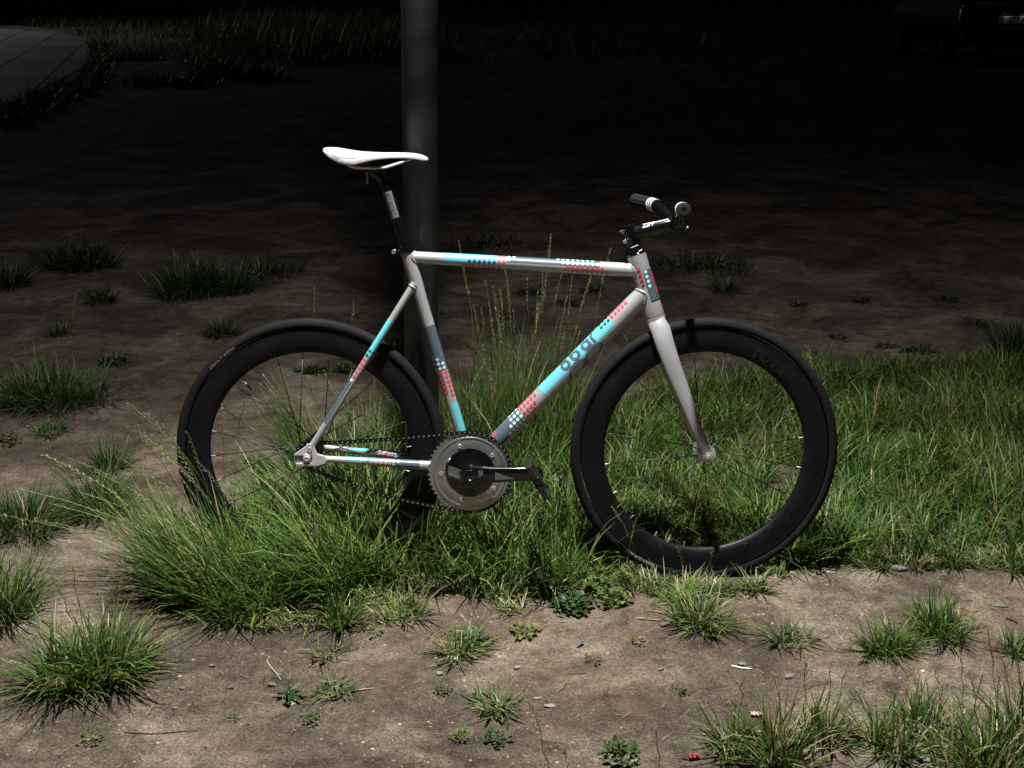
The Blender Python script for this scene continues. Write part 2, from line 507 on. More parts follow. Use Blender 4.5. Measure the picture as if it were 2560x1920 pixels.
def blades(P0, az, th0, th1, L, W, col, K=4):
    """ribbons: base P0, bending in azimuth az from th0 (from vertical) by th1 along length L"""
    N = len(P0)
    t = np.linspace(0, 1, K + 1)
    rings = []
    p = P0.astype(float).copy()
    d2 = np.stack([np.cos(az), np.sin(az)], 1)
    tw = rng.uniform(-.9, .9, N)
    wx = np.stack([-np.sin(az + tw), np.cos(az + tw), np.zeros(N)], 1)
    pts = [p.copy()]
    for q in range(K):
        th = th0 + th1 * ((t[q] + t[q + 1]) / 2) ** 1.3
        step = L / K
        p = p + np.stack([d2[:, 0] * np.sin(th) * step, d2[:, 1] * np.sin(th) * step, np.cos(th) * step], 1)
        pts.append(p.copy())
    prof = np.clip(np.array([.75, 1.0, .88, .58, 0]) if K == 4 else (1 - t ** 2), 0, 1)
    vs = []
    for q in range(K):
        hw = (W * prof[q] / 2)[:, None] * wx
        vs += [pts[q] - hw, pts[q] + hw]
    vs.append(pts[K])
    nv = 2 * K + 1
    V = np.stack(vs, 1).reshape(-1, 3)
    V[:, 2] = np.maximum(V[:, 2], 0.002)
    b = (np.arange(N) * nv)[:, None]
    quads = np.concatenate([b + np.array([2 * q, 2 * q + 1, 2 * q + 3, 2 * q + 2]) for q in range(K - 1)], 0)
    tris = b + np.array([2 * K - 2, 2 * K - 1, 2 * K])
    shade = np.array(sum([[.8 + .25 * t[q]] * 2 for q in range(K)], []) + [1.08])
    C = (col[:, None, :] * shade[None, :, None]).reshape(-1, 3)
    return V, quads, tris, C

class Bag:
    def __init__(s): s.V = []; s.Q = []; s.T = []; s.C = []; s.n = 0
    def add(s, V, Q, T, C):
        s.V.append(V); s.C.append(C); s.Q.append(Q + s.n); s.T.append(T + s.n); s.n += len(V)
    def build(s, name, m, parent=None, origin=None):
        V = np.concatenate(s.V)
        if origin is not None: V = V - np.array(origin)
        me = np_mesh(name, V, np.concatenate(s.Q).reshape(-1, 4), np.concatenate(s.T).reshape(-1, 3), np.concatenate(s.C))
        return link(name, me, m, parent, smooth=False)

def stem_geo(bag, base, tip, bow=.25, head=.3, w=.0018, col=(.14, .17, .05), hcol=(.33, .32, .15), nsp=None, plume=.0115):
    """thin culm with a two-rowed seed spike"""
    base = np.array(base, float); tip = np.array(tip, float)
    L = np.linalg.norm(tip - base)
    ctl = base + np.array([(tip - base)[0] * bow, (tip - base)[1] * bow, (tip - base)[2] * .62])
    ts = np.linspace(0, 1, 9)[:, None]
    P = (1 - ts) ** 2 * base + 2 * ts * (1 - ts) * ctl + ts ** 2 * tip
    P[1:-1, :2] += rng.normal(0, .0025, (7, 2))
    for ang in (0.5, 2.07):
        s = np.array([math.cos(ang), math.sin(ang), 0]) * w / 2
        V = np.stack([P - s, P + s], 1).reshape(-1, 3)
        Q = np.array([[2 * q, 2 * q + 1, 2 * q + 3, 2 * q + 2] for q in range(8)])
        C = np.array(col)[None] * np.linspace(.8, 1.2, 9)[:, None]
        bag.add(V, Q, np.zeros((0, 3), int), np.repeat(C, 2, 0))
    if head > 0:
        nsp = nsp or max(8, int(L * head / .0075))
        tt = np.linspace(1 - head, 1, nsp)[:, None]
        B = (1 - tt) ** 2 * base + 2 * tt * (1 - tt) * ctl + tt ** 2 * tip
        ax = (tip - ctl) / (np.linalg.norm(tip - ctl) + 1e-9)
        az = rng.uniform(0, 2 * PI)
        side = np.cross(ax, [math.cos(az), math.sin(az), .1]); side /= np.linalg.norm(side)
        oth = np.cross(ax, side)
        for q in range(nsp):
            sg = 1 if q % 2 else -1
            l = plume * rng.uniform(.75, 1.25)
            d = ax * .93 + side * sg * rng.uniform(.25, .45) + oth * rng.uniform(-.2, .2)
            d /= np.linalg.norm(d)
            ww = l * .105
            for sd in (oth, side):
                V = np.array([B[q], B[q] + d * l * .45 + sd * ww, B[q] + d * l, B[q] + d * l * .45 - sd * ww])
                bag.add(V, np.array([[0, 1, 2, 3]]), np.zeros((0, 3), int), np.tile(np.array(hcol) * rng.uniform(.75, 1.3), (4, 1)))

def clumpmask(P, sc=6, lo=.35, seed=11, rosette=True):
    return vnoise(P[:, 0] * sc, P[:, 1] * sc, seed) > lo

def scatter(poly, n, dens_seed=None, lo=.35, sc=6):
    """n ground points uniformly inside a photo-pixel polygon"""
    W = np.array([[*at(a, b)[:2]] for a, b in poly])
    lo_, hi_ = W.min(0), W.max(0)
    out = []
    tot = 0
    while tot < n:
        p = rng.uniform(lo_, hi_, (n * 2, 2))
        p = p[in_poly(p, W)]
        if dens_seed is not None: p = p[clumpmask(p, sc, lo, dens_seed)]
        out.append(p); tot += len(p)
    p = np.concatenate(out)[:n]
    return np.column_stack([p, hgt(p[:, 0], p[:, 1]) - .004])

def field(poly, n, h=(.08, .2), w=(.0022, .0042), az=None, azs=9., th0=(.05, .45), th1=(.2, 1.3), straw=.07, tone=1., seed=None, lo=.35, sc=6, shift=None):
    P = scatter(poly, n, seed, lo, sc)
    # blades grow in small bunches that share a lean
    cell = vnoise(P[:, 0] * 9, P[:, 1] * 9, 21) * 2 * PI * 2
    a = cell + rng.normal(0, .9, n) if az is None else rng.normal(az, azs, n)
    L = rng.uniform(*h, n) * (.65 + .7 * vnoise(P[:, 0] * 5, P[:, 1] * 5, 31))
    t = tone * (1.06 + .4 * vnoise(P[:, 0] * 7, P[:, 1] * 7, 41))
    col = tints(n, straw, 1, shift) * t[:, None]
    # dead thatch at some spots
    dry = vnoise(P[:, 0] * 4, P[:, 1] * 4, 51) > .78
    col[dry] = col[dry] * .75 + np.array([.16, .14, .06]) * .3
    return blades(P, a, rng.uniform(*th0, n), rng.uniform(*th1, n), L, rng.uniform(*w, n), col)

# the strip of long grass under and beside the bicycle
G1 = Bag()
right = [(1430, 1075), (1560, 1015), (1720, 1000), (1900, 968), (2080, 952), (2300, 940), (2640, 930), (2640, 1400), (2460, 1385), (2300, 1412), (2120, 1418), (2050, 1432), (1930, 1425), (1880, 1390), (1640, 1385), (1460, 1385), (1430, 1330)]
rback = [(1430, 1075), (1560, 1015), (1720, 1000), (1900, 968), (2080, 952), (2300, 940), (2640, 930), (2640, 1180), (2080, 1200), (1500, 1230), (1430, 1200)]
midp = [(960, 1215), (1130, 1150), (1440, 1062), (1470, 1390), (1500, 1450), (1420, 1490), (1290, 1520), (1170, 1490), (1060, 1480), (985, 1470), (955, 1350)]
left = [(640, 1340), (760, 1300), (960, 1230), (1000, 1470), (930, 1490), (840, 1535), (760, 1510), (680, 1550), (600, 1535), (560, 1500), (590, 1420)]
lean = [(430, 1420), (560, 1400), (660, 1420), (690, 1500), (600, 1560), (500, 1545), (400, 1480)]
G1.add(*field(right, 17000, (.05, .14), (.003, .0058), th0=(.05, .8), th1=(.3, 1.9), seed=61, lo=.25))
G1.add(*field(right, 6500, (.10, .21), (.0026, .0046), th0=(.05, .5), th1=(.4, 1.6), seed=62, lo=.42))
G1.add(*field(rback, 5000, (.05, .16), (.003, .0055), th0=(.05, .9), th1=(.3, 1.6), straw=.12, seed=69, lo=.3))
G1.add(*field(midp, 5200, (.06, .19), (.003, .0055), th0=(.05, .7), th1=(.3, 1.7), seed=63, lo=.25))
G1.add(*field(midp, 950, (.16, .30), (.0026, .0042), th0=(.02, .4), th1=(.2, 1.2)))
G1.add(*field(left, 4600, (.07, .20), (.0028, .005), az=PI * .95, azs=1.2, th0=(.1, .7), th1=(.3, 1.5)))
G1.add(*field(left, 1700, (.18, .34), (.0026, .0044), az=PI * .9, azs=.9, th0=(.15, .7), th1=(.2, 1.2), tone=1.1))
G1.add(*field(lean, 2000, (.07, .20), (.0028, .0048), az=PI * .9, azs=1.1, th0=(.1, .9), th1=(.2, 1.3)))
G1.add(*field(lean, 800, (.22, .40), (.0024, .0040), az=PI * .95, azs=.55, th0=(.25, 1.0), th1=(-.1, .7), straw=.16))
G1.add(*field([(1560, 1290), (1950, 1290), (1950, 1405), (1560, 1405)], 1600, (.05, .15), (.0028, .005), th0=(.05, .6), th1=(.3, 1.6)))
# thin yellowish weeds along the far edge and short thatch at the near edge
G1.add(*field([(1460, 1040), (1700, 980), (2080, 925), (2640, 890), (2640, 960), (2080, 980), (1700, 1030)], 3600, (.03, .09), (.003, .006), th0=(.1, .9), th1=(.1, 1.4), straw=.25, shift=(1.5, 1.1, .9), seed=64, lo=.4))
G1.add(*field([(1480, 1400), (1640, 1440), (1800, 1450), (2080, 1405), (2560, 1375), (2560, 1425), (2080, 1440), (1850, 1480), (1700, 1520), (1600, 1500), (1500, 1470)], 3600, (.025, .075), (.0022, .0042), th0=(.4, 1.2), th1=(.2, .9), straw=.4, seed=65, lo=.35))
G1.add(*field([(420, 1480), (960, 1490), (1400, 1500), (1560, 1490), (1500, 1540), (1200, 1590), (900, 1560), (600, 1590), (480, 1560)], 1700, (.03, .09), (.002, .004), th0=(.6, 1.3), th1=(.1, .6), straw=.5, seed=66, lo=.5))
# grass behind the rear wheel's right half and round the pole foot
G1.add(*field([(830, 1170), (1000, 1110), (1160, 1060), (1180, 1180), (960, 1240), (820, 1290)], 1500, (.08, .24), (.003, .005), tone=.9))
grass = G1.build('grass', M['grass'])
tag(grass, 'long green grass growing round the bicycle wheels', 'grass', kind='stuff')

# far verge beyond the bare earth
G2 = Bag()
verge = [(0, 58), (-80, 20), (500, 30), (1100, 50), (1700, 90), (2100, 120), (1900, 150), (1500, 150), (1050, 165), (900, 160), (660, 190), (480, 170), (330, 125), (250, 105), (150, 80)]
G2.add(*field(verge, 16000, (.12, .34), (.012, .022), th0=(.05, .6), th1=(.2, 1.2), straw=.12, seed=67, lo=.3, sc=.8))
G2.add(*field([(470, 110), (700, 70), (1000, 100), (1080, 150), (760, 170), (560, 150)], 3000, (.4, .8), (.012, .02), th0=(.02, .3), th1=(.2, .9), straw=.15))
G2.add(*field([(225, 112), (262, 110), (300, 140), (262, 215), (120, 290), (0, 330), (0, 282), (90, 245), (190, 205), (226, 165)], 2600, (.10, .28), (.010, .018), th0=(.05, .8), th1=(.2, 1.2), straw=.1))
verge_o = G2.build('verge_grass', M['grass'])
tag(verge_o, 'dark grassy verge far behind the bicycle along the paved path', 'grass', kind='stuff')

# ------------------------------------------------------------------ tufts, each its own thing
BK = 'grass tufts behind the bicycle'
def tuft(px, py, rad, h, n, label, flat=.5, straw=.08, tone=1., az=None, w=(.0026, .005), name='grass_tuft', cat='grass tuft', group='grass tufts on the bare earth', seeds=(), shift=None):
    b = at(px, py)
    n = int(n * .62)
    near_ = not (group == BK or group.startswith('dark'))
    if near_: h, rad, n = h * .74, rad * .82, int(n * .8)
    bz = hz(b.x, b.y)
    rr = rad * np.sqrt(rng.random(n)) * .55
    a0 = rng.uniform(0, 2 * PI, n)
    cx, cy = np.zeros(n), np.zeros(n)
    if near_:
        m = 5
        qa, qr = rng.uniform(0, 2 * PI, m), rad * np.sqrt(rng.random(m)) * .55
        k = rng.integers(0, m, n)
        cx, cy = (qr * np.cos(qa))[k], (qr * np.sin(qa))[k]
        rr = rr * .7
    else:
        m = 9                                                        # several crowns grown together
        qa, qr = rng.uniform(0, 2 * PI, m), rad * np.sqrt(rng.random(m)) * (.36 if rad > .25 else .0)
        k = rng.integers(0, m, n)
        cx, cy = (qr * np.cos(qa) * 1.25)[k], (qr * np.sin(qa) * .8)[k]
        rr = rr * .62
        flat = flat * .72
    P = np.stack([b.x + cx + rr * np.cos(a0), b.y + cy + rr * np.sin(a0), np.full(n, bz - .004)], 1)
    a = a0 + rng.normal(0, .6, n)
    if az is not None: a = np.where(rng.random(n) < .6, rng.normal(az, .5, n), a)
    th0 = np.clip(rr / (rad * .55 * (.7 if near_ else .62)) * flat * 1.25 + rng.normal(0, .16, n), 0, 1.35)
    th1 = rng.uniform(.1, 1.3, n) + (rng.random(n) < .18) * rng.uniform(.4, 1.2, n)
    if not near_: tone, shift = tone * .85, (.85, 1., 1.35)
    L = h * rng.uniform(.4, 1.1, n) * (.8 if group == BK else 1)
    bag = Bag()
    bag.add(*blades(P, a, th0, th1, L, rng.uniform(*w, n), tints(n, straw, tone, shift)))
    # withered blades lying on the soil round the foot
    m = max(6, n // 7)
    a1 = rng.uniform(0, 2 * PI, m)
    bag.add(*blades(np.stack([b.x + rng.normal(0, rad * .15, m), b.y + rng.normal(0, rad * .15, m), np.full(m, bz + .003)], 1), a1, rng.uniform(1.1, 1.45, m), rng.uniform(0, .25, m), h * rng.uniform(.5, 1.0, m), rng.uniform(.0016, .003, m), tints(m, .85, .8)))
    o = bag.build(name, M['grass'], None, (b.x, b.y, bz))
    o.location = (b.x, b.y, bz)
    tag(o, label, cat, group)
    if len(seeds):
        for (tx, ty, bx_, by_) in seeds:
            sb = Bag()
            q = at(bx_, by_); t_ = at(tx, ty, y=q.y)
            stem_geo(sb, (q.x, q.y, hz(q.x, q.y)), (t_.x, t_.y, t_.z))
            so = sb.build('seed_stem', M['grass'], o, (b.x, b.y, bz))
    return o

tuft(238, 1690, .17, .25, 1300, 'big bushy grass tuft, alone on the soil in the lower left corner', .62, .10, 1.05, w=(.0028, .0052),
     seeds=[(130, 1440, 200, 1640), (180, 1420, 220, 1640), (345, 1415, 260, 1650), (300, 1450, 250, 1640)])
tuft(-10, 1545, .14, .26, 700, 'grass tuft cut by the left edge below the rear wheel', .5, .1, 1.,
     seeds=[(40, 1385, 0, 1540), (75, 1395, 20, 1540), (110, 1420, 40, 1545)])
tuft(2225, 1640, .085, .135, 520, 'round compact grass tuft on the soil, left of a neighbouring pair at right', .6, .06, 1.0)
tuft(2352, 1590, .095, .155, 560, 'taller grass tuft of a pair at right, the one nearer the right edge', .55, .06, 1.05,
     seeds=[(2390, 1460, 2350, 1570), (2350, 1468, 2345, 1570), (2245, 1500, 2320, 1590)])
tuft(1985, 1608, .075, .115, 150, 'thin flattened grass tuft on bare soil right of the front wheel', .95, .15, .95)
tuft(1755, 1560, .10, .16, 520, 'yellowing grass tuft directly below the front tyre', .75, .30, .95, seeds=[(1780, 1378, 1765, 1540), (1697, 1373, 1715, 1530)])
tuft(1885, 1480, .05, .11, 150, 'short grass tuft at the foot of the front tyre, right side', .6, .15, 1.)
tuft(1160, 1625, .085, .12, 260, 'grey-green grass tuft below the chainring on bare soil', .9, .15, .95, shift=(1.1, 1., 1.3))
tuft(1025, 1550, .05, .16, 110, 'sparse upright grass tuft below the pole foot', .5, .2, .9)
tuft(865, 1560, .07, .17, 230, 'upright grass tuft at the near edge of the grass below the rear hub', .45, .2, .95)
tuft(815, 1635, .05, .10, 60, 'withered sparse grass tuft below the rear wheel', .6, .3, .8, shift=(1.1, 1., 1.4))
tuft(842, 1722, .055, .07, 130, 'small grey-green star-shaped grass tuft beside a leafy rosette', 1.0, .15, .9, shift=(1.1, 1., 1.5))
tuft(1240, 1765, .07, .095, 170, 'small star-shaped grass tuft in the middle of the near soil', .85, .1, .95, shift=(1.05, 1., 1.4))
tuft(605, 1560, .06, .2, 200, 'upright grass bunch at the near edge of the grass below the rear tyre', .4, .12, 1.)
tuft(2370, 1412, .07, .15, 260, 'dense grass tuft at the near edge of the grass at right', .6, .08, 1.05)
tuft(2540, 1425, .08, .15, 260, 'grass tuft at the near edge of the grass cut by the right edge', .6, .1, .95)
tuft(2555, 1640, .06, .11, 170, 'grass tuft cut by the right edge beside the soil', .6, .08, .95)
BR = 'grass bunches in the lower right corner'
tuft(1830, 1880, .075, .15, 260, 'leftmost grass bunch of the lower right corner', .6, .22, .8, seeds=[(1770, 1760, 1820, 1890), (1860, 1700, 1840, 1890)], group=BR)
tuft(1945, 1935, .10, .21, 420, 'broad grass bunch at the bottom edge, second from the left in the corner', .45, .22, .8, seeds=[(2015, 1655, 2000, 1920), (1935, 1690, 1960, 1920)], group=BR)
tuft(2045, 1850, .07, .17, 260, 'upright grass bunch in the lower right corner behind the broad one', .4, .22, .9, seeds=[(2075, 1665, 2060, 1850), (2120, 1670, 2070, 1850), (2170, 1700, 2090, 1860)], group=BR)
tuft(2215, 1875, .09, .15, 330, 'dark spreading grass bunch at the bottom, right of the broad one', .7, .22, .75, seeds=[(2235, 1730, 2225, 1870), (2270, 1720, 2240, 1880)], group=BR)
tuft(2330, 1840, .09, .15, 240, 'pale green grass bunch above the bottom right corner', .55, .24, 1., seeds=[(2340, 1675, 2350, 1840), (2400, 1620, 2400, 1850), (2455, 1690, 2420, 1860)], group=BR)
tuft(2440, 1940, .12, .24, 460, 'tall grass bunch at the bottom edge near the right corner', .4, .22, .85, seeds=[(2470, 1580, 2490, 1930), (2430, 1700, 2440, 1930), (2500, 1690, 2480, 1930)], group=BR)
tuft(2560, 1900, .12, .24, 420, 'tall grass bunch filling the bottom right corner', .4, .22, .85, seeds=[(2540, 1620, 2550, 1890), (2500, 1640, 2530, 1890)], group=BR)
# behind the bicycle
BK = 'grass tufts behind the bicycle'
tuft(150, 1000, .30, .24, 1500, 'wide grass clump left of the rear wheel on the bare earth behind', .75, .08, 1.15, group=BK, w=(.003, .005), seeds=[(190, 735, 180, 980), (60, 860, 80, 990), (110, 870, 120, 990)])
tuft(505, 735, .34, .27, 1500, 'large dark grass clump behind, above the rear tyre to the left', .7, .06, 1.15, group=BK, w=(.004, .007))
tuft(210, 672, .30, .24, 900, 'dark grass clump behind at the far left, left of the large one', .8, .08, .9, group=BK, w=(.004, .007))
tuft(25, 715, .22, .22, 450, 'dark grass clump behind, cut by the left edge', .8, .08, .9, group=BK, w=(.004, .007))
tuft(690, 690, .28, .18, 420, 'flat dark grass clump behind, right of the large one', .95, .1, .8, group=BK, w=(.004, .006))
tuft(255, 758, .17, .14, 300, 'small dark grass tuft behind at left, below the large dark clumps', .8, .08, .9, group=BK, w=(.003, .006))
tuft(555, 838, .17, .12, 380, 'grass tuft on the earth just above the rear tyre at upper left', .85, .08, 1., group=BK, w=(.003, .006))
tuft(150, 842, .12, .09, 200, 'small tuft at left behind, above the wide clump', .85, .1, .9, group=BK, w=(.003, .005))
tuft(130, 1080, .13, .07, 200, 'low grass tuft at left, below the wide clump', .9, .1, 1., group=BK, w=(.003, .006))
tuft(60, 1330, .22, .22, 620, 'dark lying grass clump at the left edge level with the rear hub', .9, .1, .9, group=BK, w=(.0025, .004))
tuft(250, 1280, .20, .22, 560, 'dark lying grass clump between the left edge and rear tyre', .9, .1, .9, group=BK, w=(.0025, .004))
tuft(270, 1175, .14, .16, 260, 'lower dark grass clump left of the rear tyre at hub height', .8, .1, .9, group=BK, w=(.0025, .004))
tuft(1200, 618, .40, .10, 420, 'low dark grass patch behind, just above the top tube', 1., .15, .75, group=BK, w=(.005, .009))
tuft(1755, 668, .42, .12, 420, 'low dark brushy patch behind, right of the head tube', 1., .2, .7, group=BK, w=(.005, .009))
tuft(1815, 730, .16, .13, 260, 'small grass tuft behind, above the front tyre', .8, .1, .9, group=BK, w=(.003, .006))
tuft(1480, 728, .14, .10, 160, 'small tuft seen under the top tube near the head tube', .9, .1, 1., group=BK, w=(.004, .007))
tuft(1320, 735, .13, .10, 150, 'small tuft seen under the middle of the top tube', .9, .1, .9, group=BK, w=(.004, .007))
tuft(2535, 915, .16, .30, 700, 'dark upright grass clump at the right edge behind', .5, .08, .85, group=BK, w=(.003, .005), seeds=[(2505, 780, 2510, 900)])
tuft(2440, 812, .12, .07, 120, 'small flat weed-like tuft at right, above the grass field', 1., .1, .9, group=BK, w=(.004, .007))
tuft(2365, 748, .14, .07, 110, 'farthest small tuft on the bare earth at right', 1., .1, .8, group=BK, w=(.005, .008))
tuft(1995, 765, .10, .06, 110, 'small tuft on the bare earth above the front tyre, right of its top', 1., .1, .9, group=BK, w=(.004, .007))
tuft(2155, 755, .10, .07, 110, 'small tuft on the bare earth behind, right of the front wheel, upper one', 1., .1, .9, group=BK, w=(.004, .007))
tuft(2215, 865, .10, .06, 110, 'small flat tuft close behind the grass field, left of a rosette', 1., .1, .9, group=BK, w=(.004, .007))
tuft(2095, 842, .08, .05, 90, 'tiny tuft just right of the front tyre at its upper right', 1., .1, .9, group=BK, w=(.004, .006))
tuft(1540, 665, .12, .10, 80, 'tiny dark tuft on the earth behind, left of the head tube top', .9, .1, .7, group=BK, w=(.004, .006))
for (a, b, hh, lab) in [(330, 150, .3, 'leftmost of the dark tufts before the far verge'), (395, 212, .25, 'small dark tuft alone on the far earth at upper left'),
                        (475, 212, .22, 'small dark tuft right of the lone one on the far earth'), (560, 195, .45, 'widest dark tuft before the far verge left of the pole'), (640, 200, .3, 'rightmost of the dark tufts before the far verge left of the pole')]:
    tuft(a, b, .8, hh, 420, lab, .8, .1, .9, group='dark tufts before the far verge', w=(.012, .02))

# ------------------------------------------------------------------ tall seeding grass
def seed_clump(label, stems, leaves=None, group='seeding grass clumps', bow=.25, head=.3):
    b0 = at(stems[0][2], stems[0][3]) if len(stems[0]) == 4 else None
    xs = np.mean([s[2] for s in stems]); 
    first = stems[0]
    q0 = at(first[2], first[3]); z0 = hz(q0.x, q0.y)
    o = empty('seeding_grass', (q0.x, q0.y, z0))
    tag(o, label, 'grass clump', group)
    for s in stems:
        q = at(s[2], s[3]); t_ = at(s[0], s[1], y=q.y + (s[4] if len(s) > 4 else 0))
        sb = Bag()
        c = .85 + .5 * rng.random()
        stem_geo(sb, (q.x, q.y, hz(q.x, q.y) - .003), (t_.x, t_.y, t_.z), bow=bow, head=head * rng.uniform(.7, 1.2), w=.0019,
                 col=(.13 * c, .17 * c, .05 * c), hcol=(.33 * c, .35 * c, .17 * c))
        sb.build('seed_stem', M['grass'], o, (q0.x, q0.y, z0))
    if leaves:
        bag = Bag()
        poly, n, h, az, azs, th0 = leaves
        bag.add(*field(poly, n, h, (.002, .0036), az=az, azs=azs, th0=th0, th1=(.1, .8)))
        lf = bag.build('leaf_blades', M['grass'], o, (q0.x, q0.y, z0)); lf['kind'] = 'stuff'
    return o
frame_st = []
rs = random.Random(3)
extra = [(rs.uniform(1165, 1450), rs.uniform(720, 960)) for _ in range(22)]
for (tx, ty) in [(1148, 606), (1378, 590), (1525, 625), (1158, 664), (1213, 705), (1232, 722), (1264, 674), (1238, 738), (1318, 703), (1358, 676), (1402, 690), (1432, 682),
                 (1478, 690), (1185, 765), (1330, 842), (1342, 872), (1284, 778), (1372, 852), (1300, 900), (1205, 840), (1248, 820), (1290, 850), (1395, 800), (1345, 760), (1410, 900), (1225, 900)] + extra:
    bx_ = tx + (1290 - tx) * .35 + rs.uniform(-25, 25)
    by_ = rs.uniform(1075, 1210)
    frame_st.append((tx, ty, bx_, by_))
seed_clump('tall seeding grass seen through the main triangle of the bicycle frame', frame_st,
           ([(1150, 1110), (1440, 1060), (1460, 1200), (1180, 1230)], 700, (.18, .42), PI / 2, 2.5, (.0, .3)), bow=.15)
ls = []
for (tx, ty) in [(325, 1012), (368, 1036), (410, 1066), (345, 1078), (112, 1138), (155, 1138), (312, 1152), (345, 1172), (362, 1102), (320, 1062), (60, 1225), (130, 1260), (200, 1230), (240, 1180), (20, 1290), (95, 1300), (395, 1130), (470, 1085), (490, 1150), (430, 1170)]:
    ls.append((tx, ty, 560 + (tx - 300) * .25 + rs.uniform(-60, 60), rs.uniform(1440, 1530)))
seed_clump('long seeding grass leaning far to the left beside the rear tyre', ls, bow=.12, head=.36)
hs = [(tx, ty, 790 + rs.uniform(-25, 25), 1225 + rs.uniform(-30, 30)) for tx, ty in [(662, 942), (652, 962), (700, 922), (684, 948), (672, 985), (720, 960), (700, 990), (735, 1000)]]
seed_clump('seeding grass bunch leaning left behind the rear hub', hs, ([(760, 1250), (830, 1240), (840, 1290), (770, 1300)], 260, (.22, .36), PI * .93, .35, (.1, .4)), bow=.2)
seed_clump('two thin tall seed stems standing behind the rear tyre top', [(885, 745, 880, 1060), (786, 720, 790, 1010)], bow=.1)
fr = [(tx, ty, 700 + (tx - 700) * .5 + rs.uniform(-50, 50), rs.uniform(1460, 1530)) for tx, ty in [(690, 1205), (742, 1150), (650, 1262), (822, 1232), (872, 1182), (930, 1128), (600, 1300), (560, 1240), (770, 1290), (965, 1180), (905, 1260), (1005, 1225)]]
seed_clump('wispy seed stalks rising in front of the lower rear wheel', fr, bow=.1, head=.3)
seed_clump('pair of short seed stems seen through the rear wheel at left', [(556, 1012, 565, 1250), (612, 1002, 590, 1250)], bow=.1)
seed_clump('seed stems seen through the right half of the rear wheel', [(940, 925, 930, 1180), (812, 930, 880, 1200), (985, 860, 960, 1170), (1035, 790, 1010, 1150), (905, 1000, 890, 1190)], bow=.1)
seed_clump('seed stems crossing in front of the front tyre at its left', [(1547, 961, 1420, 1400), (1497, 1072, 1405, 1420), (1456, 1033, 1400, 1390), (1478, 1205, 1420, 1400)], bow=.1)
seed_clump('bent seed stems in front of the lower front rim at left', [(1533, 1270, 1600, 1470), (1590, 1300, 1560, 1460)], bow=.2)
rs_ = [(rs.uniform(1560, 2520), 0, 0, 0) for _ in range(34)]
rstems = []
for (tx, _, _, _) in rs_:
    by_ = rs.uniform(1060, 1390)
    rstems.append((tx, by_ - rs.uniform(170, 300) * (1 - (by_ - 1000) / 2600), tx + rs.uniform(-50, 50), by_))
seed_clump('seeding grass stalks scattered through the grass right of the front wheel', rstems, bow=.1, head=.22)
seed_clump('seed stalks crossing below the chain at the chainring', [(1010, 1040, 900, 1330, 0), (1015, 1102, 930, 1340), (1240, 1200, 1190, 1380), (1150, 1180, 1215, 1390), (1230, 1260, 1300, 1400)], bow=.15)
seed_clump('thin lone weed stalks at the bottom edge on the near soil', [(1319, 1752, 1372, 1916), (1412, 1880, 1415, 1935), (1640, 1825, 1650, 1940)], bow=.3, head=.2)

# ------------------------------------------------------------------ broad-leaved weeds
def leafblob(b, n, l, wd, up, col, seed, curl=.25, stalk=0.):
    r = np.random.default_rng(seed)
    Vs, Qs, Cs = [], [], []
    k = 0
    for q in range(n):
        a = q * 2.399 + r.uniform(-.3, .3)
        el = r.uniform(*up)
        L = l * r.uniform(.6, 1.15)
        d = np.array([math.cos(a), math.sin(a), 0]); s = np.array([-math.sin(a), math.cos(a), 0])
        base = np.array(b) + d * r.uniform(0, l * .12) + np.array([0, 0, .003])
        ts = np.linspace(0, 1, 9)
        prof = np.array([.14, .22, .55, .48, .95, .78, .9, .42, .03]) * wd * L / 2
        p = base.copy()
        c = np.array(col) * r.uniform(.6, 1.35)
        bend = r.normal(0, .35)
        rows = []
        for i_, t_ in enumerate(ts):
            if i_:
                e = el - curl * t_ * 3.2
                dd = d * math.cos(bend * t_) + s * math.sin(bend * t_)
                p = p + dd * math.cos(e) * L / 8 + np.array([0, 0, math.sin(e) * L / 8])
            h1, h2 = prof[i_] * r.uniform(.7, 1.25), prof[i_] * r.uniform(.7, 1.25)
            rows += [p - s * h1 + np.array([0, 0, h1 * .45]), p, p + s * h2 + np.array([0, 0, h2 * .45])]
        Vs += rows
        for i_ in range(8):
            o = k + i_ * 3
            Qs += [[o, o + 1, o + 4, o + 3], [o + 1, o + 2, o + 5, o + 4]]
        Cs += [c * (.8 + .25 * (i_ % 3 != 1)) for i_ in range(27)]
        k += 27
    V = np.array(Vs); V[:, 2] = np.maximum(V[:, 2], .002)
    return V, np.array(Qs), np.zeros((0, 3), int), np.array(Cs)

